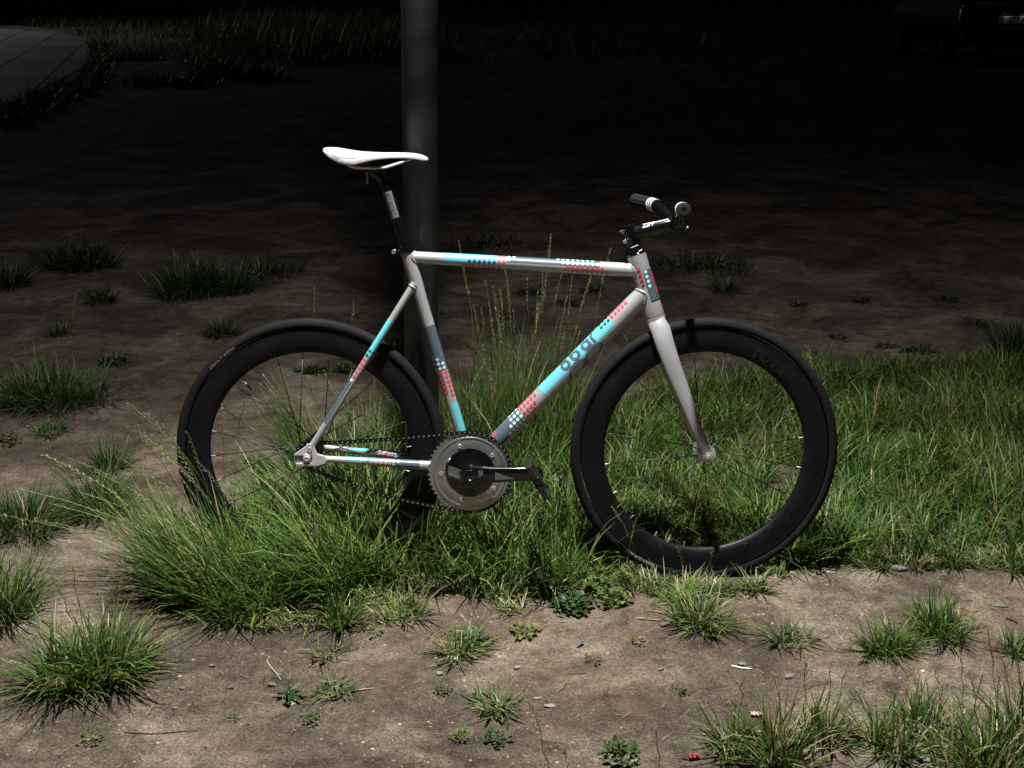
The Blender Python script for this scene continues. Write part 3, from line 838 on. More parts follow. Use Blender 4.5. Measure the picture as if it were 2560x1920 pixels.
def heap(b, n, l, wd, col, seed, tall=.55):
    """loose mound of small oval leaves on hidden stems"""
    r = np.random.default_rng(seed)
    Vs, Qs, Cs = [], [], []
    for k in range(n):
        a = r.uniform(0, 2 * PI); rad = l * math.sqrt(r.random()) * r.uniform(.55, 1.1)
        h = max(.004, l * tall * (1 - (rad / (l * 1.15)) ** 2) * r.uniform(.3, 1.1))
        p = np.array(b) + np.array([rad * math.cos(a), rad * math.sin(a), h])
        az = a + r.normal(0, .9); el = r.uniform(-.35, .9)
        L = l * r.uniform(.22, .48)
        d = np.array([math.cos(az) * math.cos(el), math.sin(az) * math.cos(el), math.sin(el)])
        sd = np.array([-math.sin(az), math.cos(az), r.normal(0, .35)]); sd /= np.linalg.norm(sd)
        up = np.cross(sd, d)
        W = L * wd * r.uniform(.35, .6)
        pts = [p, p + d * L * .35 - sd * W + up * W * .4, p + d * L * .4 - up * L * .02, p + d * L * .35 + sd * W + up * W * .4, p + d * L * .75 - sd * W * .7 + up * W * .2, p + d * L * .75 + sd * W * .7 + up * W * .2, p + d * L - up * L * .1]
        o = len(Vs)
        Vs += pts
        Qs += [[o, o + 1, o + 4, o + 2], [o, o + 2, o + 5, o + 3], [o + 2, o + 4, o + 6, o + 5]]
        c = np.array(col) * r.uniform(.55, 1.5)
        Cs += [c] * 7
    V = np.array(Vs); V[:, 2] = np.maximum(V[:, 2], .002)
    return V, np.array(Qs), np.zeros((0, 3), int), np.array(Cs)

def weed(px, py, n, l, label, wd=.30, up=(.1, .9), col=(.046, .080, .026), seed=1, group='broad-leaved weeds on the soil', cat='weed', curl=.25, rosette=False):
    b = at(px, py); bz = hz(b.x, b.y)
    bag = Bag()
    if rosette:
        bag.add(*leafblob((b.x, b.y, bz), n, l, wd * .8, up, col, seed, curl))
    else:
        bag.add(*heap((b.x, b.y, bz), int(n * 2.6), l * .8, wd * 1.9, col, seed, .35 + .4 * (up[1] > 1)))
    r_ = np.random.default_rng(seed)
    m = 5
    bag.add(*blades(np.tile([b.x, b.y, bz + .001], (m, 1)), r_.uniform(0, 2 * PI, m), r_.uniform(.3, 1.3, m), r_.uniform(.1, .8, m), l * r_.uniform(.7, 1.3, m), np.full(m, .0018), np.tile(np.array(col) * 1.2, (m, 1))))
    o = bag.build('weed_plant', M['leaf'], None, (b.x, b.y, bz)); o.location = (b.x, b.y, bz)
    tag(o, label, cat, group)
    return o
weed(722, 1735, 20, .042, 'leafy rosette on the near soil left of a grey-green star tuft', seed=2, rosette=True)
weed(585, 1788, 12, .024, 'tiny leafy weed on the near soil below and left of the rosette', seed=3)
weed(775, 1790, 20, .028, 'small leafy weed directly below the rosette on the near soil', seed=4)
weed(228, 1850, 16, .034, 'pale ragged weed near the bottom left corner', col=(.13, .15, .06), seed=5)
weed(1107, 1722, 18, .027, 'small round green weed left of the middle star-shaped tuft', up=(.3, 1.2), seed=6)
weed(1150, 1838, 20, .028, 'light green weed near the bottom edge, left one of two', up=(.4, 1.2), col=(.085, .14, .03), seed=7)
weed(1240, 1845, 24, .036, 'darker green weed near the bottom edge, right one of two', up=(.4, 1.2), seed=8)
weed(1552, 1895, 38, .052, 'bushy leafy weed at the bottom edge, lower middle right', up=(.3, 1.4), seed=9)
weed(1432, 1515, 42, .062, 'dark green leafy plant at the near edge of the grass below the crank', up=(.3, 1.3), wd=.5, col=(.042, .092, .030), seed=10)
weed(1480, 1650, 7, .032, 'few-leaved seedling on bare soil below the dark leafy plant', seed=11)
weed(1180, 1600, 14, .05, 'jagged broad leaf among the grey-green tuft below the chainring', up=(.2, .7), seed=12)
weed(935, 1582, 16, .028, 'yellowish little plant below the rear hub on the soil', up=(.5, 1.3), col=(.17, .18, .06), seed=13)
weed(1700, 1728, 10, .024, 'tiny weed on the soil below the yellowing tuft', up=(.4, 1.2), seed=14)
weed(1830, 1752, 8, .022, 'tiny brownish weed right of the other tiny one on the soil', col=(.11, .11, .05), seed=15)
weed(1590, 1600, 16, .03, 'dry low weed on soil left of the yellowing tuft', col=(.16, .14, .06), seed=16)
weed(1310, 1575, 40, .05, 'dry yellow-green creeping weed below the chainring on the right', up=(.1, .8), col=(.15, .15, .05), seed=17)
weed(2300, 880, 20, .09, 'broad leafy rosette just behind the grass field at right', up=(.1, .6), wd=.25, seed=18, rosette=True)
weed(870, 925, 60, .07, 'low clover-like plant seen through the top of the rear wheel', up=(.2, .9), wd=.6, seed=19)
weed(780, 930, 40, .07, 'leafy weed seen through the rear wheel, left of the clover-like plant', up=(.2, .8), wd=.4, seed=20)
weed(290, 905, 36, .08, 'leafy weed on the earth left of the rear tyre', up=(.1, .7), wd=.35, seed=21)
weed(640, 1160, 16, .05, 'small ragged weed seen through the rear wheel left of the hub', seed=22, rosette=True)
weed(20, 1110, 24, .06, 'dark ragged weed at the left edge', up=(.3, 1.1), seed=23)
weed(1420, 760, 30, .08, 'spiky leafy weed behind, seen under the top tube', up=(.2, .8), wd=.2, seed=24, rosette=True)
for q, (a, b_) in enumerate([(1500, 1470), (1530, 1500), (1480, 1440)]):
    weed(a, b_, 46, .05, ['light green leafy weed left of the front tyre foot', 'light green leafy weed just below the front tyre on the left', 'light green leafy weed among the grass between crank and front tyre'][q], up=(.5, 1.4), wd=.45, col=(.10, .15, .04), seed=30 + q, curl=.1)

def big_leaf_plant(px, py, leaves, label):
    b = at(px, py); bz = hz(b.x, b.y)
    o = empty('big_leaf_plant', (b.x, b.y, bz)); tag(o, label, 'plant', 'large-leaved plants')
    for (lx, ly, L, ang, tilt) in leaves:
        c = at(lx, ly, y=b.y) - Vector((b.x, b.y, bz))
        bag = Bag(); r = np.random.default_rng(int(lx))
        n = 22
        d = np.array([math.cos(ang), -.25, math.sin(ang)]); d /= np.linalg.norm(d)
        nrm = np.array([0, -math.cos(tilt), math.sin(tilt)]); s = np.cross(d, nrm); s /= np.linalg.norm(s); nn = np.cross(s, d)
        Vv = [np.array(c)]
        for k_ in range(n):
            q = 2 * PI * k_ / n
            rr = L / 2 * (1 + .12 * math.cos(q) - .16 * max(0, math.cos(q - PI)) ** 6 + r.normal(0, .02))
            Vv.append(np.array(c) + d * rr * math.cos(q) + s * rr * .78 * math.sin(q) + nn * (.10 * rr * abs(math.sin(q)) + r.normal(0, .0012)))
        T_ = np.array([[0, 1 + k_, 1 + (k_ + 1) % n] for k_ in range(n)])
        bag.add(np.array(Vv), np.zeros((0, 4), int), T_, np.array([[.05, .125, .055]] + [[.042, .11, .045]] * n))
        root = np.array([0, 0, 0.0]); tipp = np.array(c) - d * L * .42
        V_, F_ = sweep([root, (root + tipp) / 2 + np.array([0, 0, .01]), tipp, np.array(c)], .0018, 5)
        bag.add(np.array([tuple(v) for v in V_]), np.array([f for f in F_ if len(f) == 4]), np.zeros((0, 3), int), np.tile([.09, .13, .06], (len(V_), 1)))
        bag.build('leaf', M['leaf'], o)
    return o
big_leaf_plant(685, 1265, [(664, 1185, .085, .9, .7), (690, 1215, .075, -.3, .9), (650, 1225, .05, 2.4, .7)], 'large-leaved dock plant seen through the rear wheel below the hub')
big_leaf_plant(790, 1500, [(770, 1478, .045, 2.8, 1.1), (808, 1492, .05, .2, 1.2), (835, 1505, .05, -.2, 1.2), (800, 1390, .05, 1.3, .6)], 'large round leaves low in the grass below the rear hub')

# ------------------------------------------------------------------ stones, twigs, litter
def stone(px, py, sx, sy, sz, label, m='stone', seed=0, name='stone', cat='stone', rot=0.):
    r = np.random.default_rng(seed + 100)
    b = at(px, py); bz = hz(b.x, b.y)
    V_, F_ = [], []
    nu, nv_ = 10, 6
    for a in range(nv_ + 1):
        th = PI * a / nv_
        for c in range(nu):
            ph = 2 * PI * c / nu + (.3 if a % 2 else 0)
            k_ = 1 + r.normal(0, .09)
            x, y, z = math.sin(th) * math.cos(ph) * k_ * sx / 2, math.sin(th) * math.sin(ph) * k_ * sy / 2, math.cos(th) * k_ * sz / 2
            V_.append((x * math.cos(rot) - y * math.sin(rot), x * math.sin(rot) + y * math.cos(rot), z + sz * .3))
    for a in range(nv_):
        for c in range(nu):
            c2 = (c + 1) % nu
            F_.append((a * nu + c, (a + 1) * nu + c, (a + 1) * nu + c2, a * nu + c2))
    o = obj(name, V_, F_, M[m], None, True, 50); o.location = (b.x, b.y, bz)
    return tag(o, label, cat)
stone(598, 1240, .034, .03, .026, 'pale angular stone on the earth seen through the rear wheel', 'palestone', 1)
stone(588, 1212, .03, .026, .022, 'brown clod just above the pale stone behind the rear wheel', 'brownstone', 2)
stone(118, 1295, .06, .035, .015, 'pale flat stone at left among lying grass', 'palestone', 3)
stone(1098, 1438, .026, .022, .02, 'greyish pink stone in the gap of the grass below the chainring', 'palestone', 4)
stone(1010, 1500, .026, .018, .012, 'white chip of stone below the pole foot', 'palestone', 5)
stone(2246, 1434, .05, .024, .016, 'long grey stone at the near edge of the grass at right', 'stone', 6, rot=-.2)
stone(1973, 1702, .022, .018, .01, 'small flat grey stone on the soil at right', 'stone', 7)
stone(1098, 1678, .016, .013, .010, 'round pale pebble below the grey-green tuft', 'palestone', 8)
stone(1293, 1664, .016, .014, .008, 'pale pebble on the soil right of the round one', 'palestone', 9)
stone(530, 1662, .014, .009, .007, 'grey pebble right of the big tuft', 'stone', 10)
stone(680, 1703, .020, .014, .010, 'dark brown clod left of the leafy rosette', 'brownstone', 11)
stone(575, 1713, .016, .010, .008, 'dark clod on the soil between the big tuft and rosette', 'brownstone', 12)
stone(455, 1718, .013, .009, .007, 'dark clod right of the big tuft foot', 'brownstone', 13)
stone(437, 1768, .013, .009, .007, 'dark clod below the big tuft on pale soil', 'brownstone', 14)
stone(728, 1748, .022, .018, .004, 'flat pale pinkish chip under the leafy rosette', 'palestone', 15)
stone(1662, 1562, .03, .014, .012, 'grey stone left of the yellowing tuft below the front tyre', 'stone', 16)
stone(2500, 1523, .034, .010, .009, 'dark elongated stone near the right edge', 'stone', 17, rot=-.3)
stone(2165, 1668, .012, .010, .010, 'tiny round brown stone left of the compact tuft pair', 'brownstone', 18)
stone(1855, 1660, .020, .016, .010, 'small grey stone next to the white stick on the soil', 'stone', 19)
stone(2315, 1910, .04, .03, .012, 'grey stone at the bottom edge under the grass bunches', 'stone', 20)
stone(1342, 1740, .016, .010, .006, 'flat white chip right of the middle star tuft', 'palestone', 21)
stone(1375, 1760, .024, .014, .006, 'flat pale chip below the flat white one', 'palestone', 22)

def twig(pts, r_, label, m='wood', name='twig', side=()):
    P = [at(a, b) for a, b in pts]
    P = [Vector((p.x, p.y, hz(p.x, p.y) + r_ * 1.2)) for p in P]
    o0 = P[0]
    mb = MB().add(*sweep([p - o0 for p in P], [r_] * (len(P) - 1) + [r_ * .6], 7))
    for (a, b, c, d) in side:
        A, B = at(a, b), at(c, d)
        A = Vector((A.x, A.y, hz(A.x, A.y) + r_)); B = Vector((B.x, B.y, hz(B.x, B.y) + r_ * 3))
        mb.add(*sweep([A - o0, B - o0], [r_ * .7, r_ * .4], 6))
    o = mb.build(name, m if not isinstance(m, str) else M[m]); o.location = o0
    return tag(o, label, 'twig')
twig([(667, 1653), (678, 1666), (692, 1680), (702, 1693)], .0017, 'short pale forked twig on the soil below the rear wheel', side=[(690, 1677, 706, 1683), (668, 1652, 673, 1640)])
twig([(310, 1832), (380, 1831), (440, 1827), (495, 1821)], .0012, 'long thin dark twig lying near the bottom left', 'darkwood', side=[(312, 1832, 284, 1812)])
twig([(1828, 1668), (1852, 1671), (1878, 1673)], .0021, 'short white straight stick on the soil at right', 'whiteprint', 'stick')
twig([(885, 1718), (910, 1713), (935, 1712)], .0018, 'dry yellow straw beside the grey-green star tuft', 'wood', 'straw')
twig([(2395, 1520), (2430, 1538), (2455, 1530)], .0014, 'rust-brown bent twig near the right edge on soil', mat('rust_twig', (.25, .09, .045), .8))
twig([(2515, 1552), (2530, 1558), (2542, 1565)], .003, 'dark short stick near the right edge', 'darkwood', 'stick')
twig([(1420, 1679), (1445, 1679), (1466, 1677)], .0010, 'thin dark stalk with a pod on the soil below the crank', 'darkwood', 'pod_stalk')
twig([(1645, 1675), (1653, 1671), (1660, 1668)], .0026, 'short pale stub lying on the soil below the front wheel', 'palestone', 'stub')
twig([(1080, 1460), (1160, 1540), (1150, 1530)], .0012, 'yellow straw leaning on the soil below the pole foot', 'wood', 'straw')
twig([(1100, 1490), (1180, 1560), (1270, 1600)], .0012, 'long yellow straw lying across the gap below the chainring', 'wood', 'straw')
twig([(1590, 1545), (1640, 1552), (1690, 1560)], .0022, 'brown stick left of the yellowing tuft', 'wood', 'stick')
twig([(1300, 1505), (1350, 1510), (1378, 1514)], .0012, 'pale straw beside the dark leafy plant', 'wood', 'straw')

def scrap(px, py, sx, sy, label, m, seed, name, cat, rot=0., h=.006):
    r = np.random.default_rng(seed); b = at(px, py); bz = hz(b.x, b.y)
    nx_, ny_ = 7, 5
    V_ = []
    for sgn in (1, -1):
        for a in range(nx_):
            for c in range(ny_):
                x = (a / (nx_ - 1) - .5) * sx * (1 + r.normal(0, .03)); y = (c / (ny_ - 1) - .5) * sy * (1 + r.normal(0, .05))
                if sgn == 1: z = .004 + h * abs(math.sin(a * 1.9 + c * 1.3 + seed)) ; zz = z
                V_.append((x * math.cos(rot) - y * math.sin(rot), x * math.sin(rot) + y * math.cos(rot), (.004 + h * abs(math.sin(a * 1.9 + c * 1.3 + seed))) + sgn * .0004))
    F_ = []
    for s_ in range(2):
        o_ = s_ * nx_ * ny_
        for a in range(nx_ - 1):
            for c in range(ny_ - 1):
                f = (o_ + a * ny_ + c, o_ + (a + 1) * ny_ + c, o_ + (a + 1) * ny_ + c + 1, o_ + a * ny_ + c + 1)
                F_.append(f if s_ == 0 else f[::-1])
    o = obj(name, V_, F_, m, None, True, 60); o.location = (b.x, b.y, bz)
    return tag(o, label, cat)
scrap(1735, 1897, .022, .012, 'crumpled bright red scrap at the bottom edge', mat('red_scrap', (.20, .008, .010), .55), 1, 'scrap', 'litter')
scrap(1890, 1790, .022, .012, 'small pinkish white scrap among the grass at lower right', mat('pink_scrap', (.33, .24, .21), .7), 2, 'scrap', 'litter')
scrap(1451, 1611, .026, .008, 'small bluish clear plastic scrap on the soil below the crank', mat('blue_plastic', (.11, .12, .15), .25, 0, .6), 3, 'scrap', 'litter', 1.0)
scrap(1130, 1645, .026, .016, 'little white crumpled foil at the foot of the grey-green tuft', mat('foil', (.4, .4, .39), .4, .2), 4, 'scrap', 'litter')
scrap(1395, 1215, .03, .03, 'pale bluish litter half hidden in the grass right of the pedal', mat('blue_litter', (.35, .42, .5), .4), 5, 'scrap', 'litter', .5, .02)

# fine grit and crumbs, far too many to count
def grit(n, poly, s, name, label, seed, tone):
    r = np.random.default_rng(seed)
    P = scatter(poly, n); P[:, 2] += .003
    base = np.array([[1, 0, 0], [-1, 0, 0], [0, 1, 0], [0, -1, 0], [0, 0, .8], [0, 0, -.6]])
    tri = np.array([[0, 2, 4], [2, 1, 4], [1, 3, 4], [3, 0, 4], [2, 0, 5], [1, 2, 5], [3, 1, 5], [0, 3, 5]])
    sz = r.uniform(s[0], s[1], (n, 1, 1)) * r.uniform(.6, 1.4, (n, 1, 3)) * np.array([1, 1, .6])
    a = r.uniform(0, 2 * PI, n)
    B = np.repeat(base[None], n, 0) * (1 + r.normal(0, .15, (n, 6, 1))) * sz
    x = B[:, :, 0] * np.cos(a)[:, None] - B[:, :, 1] * np.sin(a)[:, None]
    y = B[:, :, 0] * np.sin(a)[:, None] + B[:, :, 1] * np.cos(a)[:, None]
    V_ = np.stack([x, y, B[:, :, 2]], 2) + P[:, None, :]
    T_ = (np.arange(n) * 6)[:, None, None] + tri[None]
    c = np.array([[.30, .25, .20], [.16, .12, .09], [.09, .07, .055], [.22, .18, .14], [.48, .44, .38]])[r.choice(5, n, p=[.22, .3, .31, .16, .01])] * tone
    me = np_mesh(name, V_.reshape(-1, 3), np.zeros((0, 4), int), T_.reshape(-1, 3), np.repeat(c, 6, 0))
    o = link(name, me, GM, None, False)
    return tag(o, label, 'gravel', kind='stuff')
GM = bpy.data.materials.new('grit'); GM.use_nodes = True
_a = GM.node_tree.nodes.new('ShaderNodeAttribute'); _a.attribute_name = 'tint'
GM.node_tree.links.new(_a.outputs['Color'], GM.node_tree.nodes['Principled BSDF'].inputs['Base Color']); GM.node_tree.nodes['Principled BSDF'].inputs['Roughness'].default_value = .9
near = [(-60, 1420), (2620, 1380), (2700, 1990), (-140, 1990)]
grit(12000, near, (.0013, .0034), 'grit', 'fine grit and crumbs of earth on the near soil', 5, 1.)
grit(1500, near, (.0026, .0065), 'grit', 'coarser crumbs of earth and chips on the near soil', 6, 1.)
grit(2500, [(-100, 1000), (1000, 900), (2600, 1100), (2700, 1000), (1300, 1300), (-100, 1430)], (.0015, .006), 'grit', 'crumbs and chips on the bare earth behind', 7, 1.)
LB = Bag()
Pn = scatter(near, 1100); LB.add(*blades(Pn + np.array([0, 0, .008]), rng.uniform(0, 2 * PI, 1100), rng.uniform(1.3, 1.55, 1100), rng.uniform(-.1, .15, 1100), rng.uniform(.008, .035, 1100), rng.uniform(.0008, .002, 1100), np.where(rng.random((1100, 1)) < .5, np.array([[.32, .27, .18]]), np.array([[.07, .055, .04]]))))
lit = LB.build('straw_litter', M['grass']); tag(lit, 'broken bits of straw scattered over the near soil', 'straw', kind='stuff')

# ------------------------------------------------------------------ the bicycle: local x along the bike, y away from the viewer, z up
LEAN = 7.0
bike = empty('bicycle', (0, 0, hz(0, 0)))
bike.rotation_euler = (R(-LEAN), 0, 0)
tag(bike, 'silver track bicycle with cyan, slate and red dot decals leaning against the lamp post', 'bicycle')
BB = Vector((-.104, 0, .2955))
RC = Vector((-.508, 0, .338))
FC = Vector((.486, 0, .339))
NSEG = 48

class Tube:
    """straight round tube; decals are laid on its surface by (distance s, angle phi); phi 0 faces the viewer"""
    def __init__(s, A, B, r0, r1, forward=False):
        s.A, s.B, s.r0, s.r1 = Vector(A), Vector(B), r0, r1
        s.L = (s.B - s.A).length; s.d = (s.B - s.A).normalized()
        nrm = Vector((0, -1, 0)); s.n = (nrm - s.d * nrm.dot(s.d)).normalized()
        s.p = s.n.cross(s.d)
        if (s.p.x < 0 if forward else s.p.z < 0): s.p = -s.p
    def pt(s, d, phi, lift=0.):
        r = s.r0 + (s.r1 - s.r0) * min(max(d / s.L, -.2), 1.2) + lift
        return s.A + s.d * d + s.n * (r * math.cos(phi)) + s.p * (r * math.sin(phi))
    def build(s, name, ext0=0., ext1=0., mat_=None, prof=None):
        ks = prof or [(-ext0, None), (0, None), (s.L * .25, None), (s.L * .5, None), (s.L * .75, None), (s.L, None), (s.L + ext1, None)]
        V_, F_ = [], []
        for d, r in ks:
            for k_ in range(NSEG):
                ph = 2 * PI * k_ / NSEG
                if r is None: V_.append(s.pt(d, ph))
                else: V_.append(s.A + s.d * d + s.n * (r * math.cos(ph)) + s.p * (r * math.sin(ph)))
        for i_ in range(len(ks) - 1):
            for k_ in range(NSEG):
                k2 = (k_ + 1) % NSEG
                F_.append((i_ * NSEG + k_, i_ * NSEG + k2, (i_ + 1) * NSEG + k2, (i_ + 1) * NSEG + k_))
        F_ += [tuple(range(NSEG)), tuple((len(ks) - 1) * NSEG + k_ for k_ in range(NSEG))]
        s.o = obj(name, V_, F_, mat_ or M['paint'], bike, True, 40)
        bmfix(s.o)
        s.cnt = 0
        return s.o
    def patch(s, s0, s1, a0, a1, m, name='decal_band', lift=.0004):
        ns, na = max(2, int((s1 - s0) / .02)), max(4, int(abs(a1 - a0) / 6))
        V_ = [s.pt(s0 + (s1 - s0) * i_ / ns, R(a0 + (a1 - a0) * j_ / na), lift) for i_ in range(ns + 1) for j_ in range(na + 1)]
        F_ = [(i_ * (na + 1) + j_, i_ * (na + 1) + j_ + 1, (i_ + 1) * (na + 1) + j_ + 1, (i_ + 1) * (na + 1) + j_) for i_ in range(ns) for j_ in range(na)]
        return obj(name, V_, F_, M[m], s.o, True)
    def dots(s, pts, m, rad=.0043, lift=.0008, name='decal_dots'):
        mb = MB()
        for d, ph in pts:
            r = s.r0 + (s.r1 - s.r0) * d / s.L
            V_ = [s.pt(d, R(ph), lift)]
            V_ += [s.pt(d + rad * math.cos(2 * PI * k_ / 16), R(ph) + rad * math.sin(2 * PI * k_ / 16) / r, lift) for k_ in range(16)]
            mb.add(V_, [(0, 1 + k_, 1 + (k_ + 1) % 16) for k_ in range(16)])
        o_ = mb.build(name, M[m], s.o); o_['kind'] = 'stuff'
        return o_
    def ribbon(s, mb, pts, wd, lift=.0009):
        """stroke through (s, arc length) points"""
        den = []
        for (a, b) in zip(pts[:-1], pts[1:]):
            k_ = max(1, int(math.hypot(b[0] - a[0], b[1] - a[1]) / .0025))
            den += [(a[0] + (b[0] - a[0]) * q / k_, a[1] + (b[1] - a[1]) * q / k_) for q in range(k_)]
        pts = den + [pts[-1]]
        n_ = len(pts); V_ = []
        for i_ in range(n_):
            a, b = pts[max(0, i_ - 1)], pts[min(n_ - 1, i_ + 1)]
            t_ = Vector((b[0] - a[0], b[1] - a[1])).normalized(); q = Vector((-t_.y, t_.x)) * wd / 2
            r = s.r0 + (s.r1 - s.r0) * pts[i_][0] / s.L
            V_ += [s.pt(pts[i_][0] + q.x, (pts[i_][1] + q.y) / r, lift), s.pt(pts[i_][0] - q.x, (pts[i_][1] - q.y) / r, lift)]
        mb.add(V_, [(2 * i_, 2 * i_ + 1, 2 * i_ + 3, 2 * i_ + 2) for i_ in range(n_ - 1)])

def bmfix(o):
    import bmesh
    bm = bmesh.new(); bm.from_mesh(o.data); bmesh.ops.recalc_face_normals(bm, faces=bm.faces); bm.to_mesh(o.data); bm.free()

def grid(s0, n, step=.0121):
    return [s0 + k_ * step for k_ in range(n)]

# top tube
TT = Tube((-.2555, 0, .829), (.312, 0, .795), .0145, .0175); TT.build('top_tube')
TT.patch(.0851, .2190, -20, 150, 'cyan')
TT.dots([(q, 38) for q in grid(.1640, 5)] + [(q, -2) for q in grid(.1519, 6)], 'teal', .0042)
TT.dots([(q, -46) for q in grid(.1394, 8)] + [(q, a) for q in (.2238, .2358) for a in (40, -4)] + [(q, 80) for q in (.2238, .2358)], 'red', .0042)
TT.patch(.2425, .4705, 12, 150, 'slate')
TT.dots([(q, 36) for q in grid(.3801, 8)] + [(q, 76) for q in grid(.3680, 8)] + [(.2480, 36), (.2480, 74), (.2600, 74)], 'pale', .0042)
TT.dots([(q, -1) for q in grid(.3927, 8)] + [(q, -38) for q in grid(.4052, 8)], 'red', .0042)
# down tube
DT = Tube(tuple(BB), (.332, 0, .744), .0225, .0245); DT.build('down_tube')
DT.patch(.2672, .5145, 2, 165, 'cyan')
DT.dots([(q, a) for a in (49, 82) for q in grid(.4847, 3)] + [(.5090, 82)], 'teal', .0042)
DT.dots([(q, a) for a in (48, 80) for q in grid(.5209, 5)], 'red', .0042)
DT.dots([(q, a) for a, q0, n_ in ((80, .199, 5), (47, .1992, 5), (14, .1993, 4), (-19, .1993, 3), (-52, .1870, 3), (-82, .172, 4)) for q in grid(q0, n_)], 'red', .0044)
DT.patch(.045, .1920, -30, 165, 'slate')
DT.dots([(q, a) for a, q0, n_ in ((80, .1626, 3), (45, .1626, 3), (14, .1512, 4), (-18, .1383, 5)) for q in grid(q0, n_, .0121)], 'pale', .0044)
mb = MB()
rr_ = .0235
def ring(mb, cs, ca, rad, wd, a0=0, a1=2 * PI, n_=28):
    DT.ribbon(mb, [(cs + rad * math.cos(a0 + (a1 - a0) * k_ / n_), ca + rad * math.sin(a0 + (a1 - a0) * k_ / n_)) for k_ in range(n_ + 1)], wd)
ca = R(43) * rr_
ring(mb, .3560, ca, .0101, .0076)                                   # figure eight: lower and upper loops
ring(mb, .3560, ca + .0210, .0092, .0076)
ring(mb, .3905, ca, .0103, .0076)                                   # b
DT.ribbon(mb, [(.3802, ca + q) for q in (0, .008, .016, .024, .032)], .0076)
ring(mb, .4265, ca, .0103, .0076)                                   # a
DT.ribbon(mb, [(.4368, ca + q) for q in (.012, 0, -.0134)], .0076)
DT.ribbon(mb, [(.4490, ca + q) for q in (-.0134, 0, .006)], .0076)  # r
ring(mb, .4593, ca + .003, .0103, .0062, PI * .55, PI * 1.0, 10)
mb.build('lettering', M['slate'], DT.o)
mb = MB()
for s0 in (0, .0573):
    kn = [(.338, -.030), (.3435, -.0150), (.352, -.0045), (.3620, .0010), (.3766, .0028), (.390, -.0010), (.4015, -.0085)]
    tq = np.linspace(0, 6, 31)
    arc = [(float(np.interp(q, range(7), [p[0] for p in kn])) + s0, float(np.interp(q, range(7), [p[1] for p in kn]))) for q in tq]
    DT.ribbon(mb, arc, .0066)
    e = arc[-1]
    DT.ribbon(mb, [(e[0] + .001, e[1] + .001), (e[0] - .008, e[1] - .008), (e[0] - .016, e[1] - .015), (e[0] - .0245, e[1] - .0215)], .0066)
mb.build('arc_logo', M['slate'], DT.o)
mb = MB(); DT.ribbon(mb, [(.085, .018), (.092, .021), (.098, .018), (.106, .021), (.114, .024)], .006); mb.build('red_mark', M['red'], DT.o)
# seat tube
ST = Tube(tuple(BB), (-.2515, 0, .822), .0145, .0145, True)
ST.build('seat_tube', prof=[(0, .0145), (.12, .0145), (.28, .0145), (.42, .0145), (.47, .0150), (.50, .0165), (.535, .0170), (.567, .0172), (.5675, .0150)])
ST.patch(.2618, .3775, -115, 100, 'slate')
ST.dots([(.2917, -12), (.2801, -12), (.2677, -10), (.2791, 33), (.2681, 34), (.2925, -56), (.2795, -56), (.267, -56), (.3027, -60), (.3040, -98), (.2917, -98), (.2801, -98)], 'pale', .0041)
ST.dots([(q, -11) for q in grid(.2076, 5, .0120)] + [(q, 36) for q in grid(.1957, 6, .0120)] + [(q, 80) for q in grid(.1837, 7, .012)] + [(q, -56) for q in grid(.220, 4, .012)], 'red', .0041)
ST.patch(.06, .1762, -9, 110, 'cyan')
# head tube
HT = Tube((.3514, 0, .683), (.305, 0, .8352), .026, .0235, True)
HT.build('head_tube', prof=[(0, .0262), (.004, .0268), (.03, .0255), (.08, .0240), (.13, .0236), (.152, .0238), (.159, .0236)])
HT.patch(.0401, .1185, 5, 120, 'slate', lift=.0010)
HT.dots([(.1139, 19), (.1019, 19), (.0899, 20), (.0781, 20)], 'pale', .0041, .0015)
HT.dots([(.125, -15), (.1131, -14), (.101, -13), (.0892, -12)], 'red', .0041, .0010)
mb = MB(); HT.ribbon(mb, [(.109, R(66) * .0245), (.100, R(56) * .0245), (.088, R(58) * .0245), (.074, R(66) * .0245), (.060, R(60) * .0245), (.054, R(72) * .0245)], .006, .0016); mb.build('red_mark', M['red'], HT.o)
# weld beads where the tubes meet
def weld(A, B, rb, end, owner, w_=.0022):
    ring_ = []
    n_ = 40
    for k_ in range(n_):
        ph = 2 * PI * k_ / n_
        lo, hi = (A.L * .5, A.L) if end else (A.L * .5, 0.)
        for _ in range(24):
            m_ = (lo + hi) / 2
            p = A.pt(m_, ph)
            v = p - B.A; dist = (v - B.d * v.dot(B.d)).length
            if dist > rb: lo = m_
            else: hi = m_
        ring_.append(A.pt(lo, ph, .0003))
    V_, F_ = [], []
    for k_ in range(n_):
        t_ = (ring_[(k_ + 1) % n_] - ring_[k_ - 1]).normalized()
        c_ = A.A + A.d * (ring_[k_] - A.A).dot(A.d)
        a_ = (ring_[k_] - c_); a_ = (a_ - t_ * a_.dot(t_)).normalized(); b_ = t_.cross(a_)
        for q in range(8):
            V_.append(ring_[k_] + (a_ * math.cos(q * PI / 4) + b_ * math.sin(q * PI / 4)) * w_)
    for k_ in range(n_):
        k2 = (k_ + 1) % n_
        for q in range(8):
            F_.append((k_ * 8 + q, k_ * 8 + (q + 1) % 8, k2 * 8 + (q + 1) % 8, k2 * 8 + q))
    o_ = obj('weld_bead', V_, F_, M['paint'], owner.o); bmfix(o_)
weld(TT, ST, .0168, False, TT, .0030)
weld(TT, HT, .0240, True, TT, .0026)
weld(DT, HT, .0252, True, DT, .0028)
# bottom bracket
MB().add(*lathe_y([(.0001, -.036), (.0205, -.036), (.0215, -.034), (.0215, .034), (.0205, .036), (.0001, .036)], 40, BB)).build('bottom_bracket', M['paint'], bike)
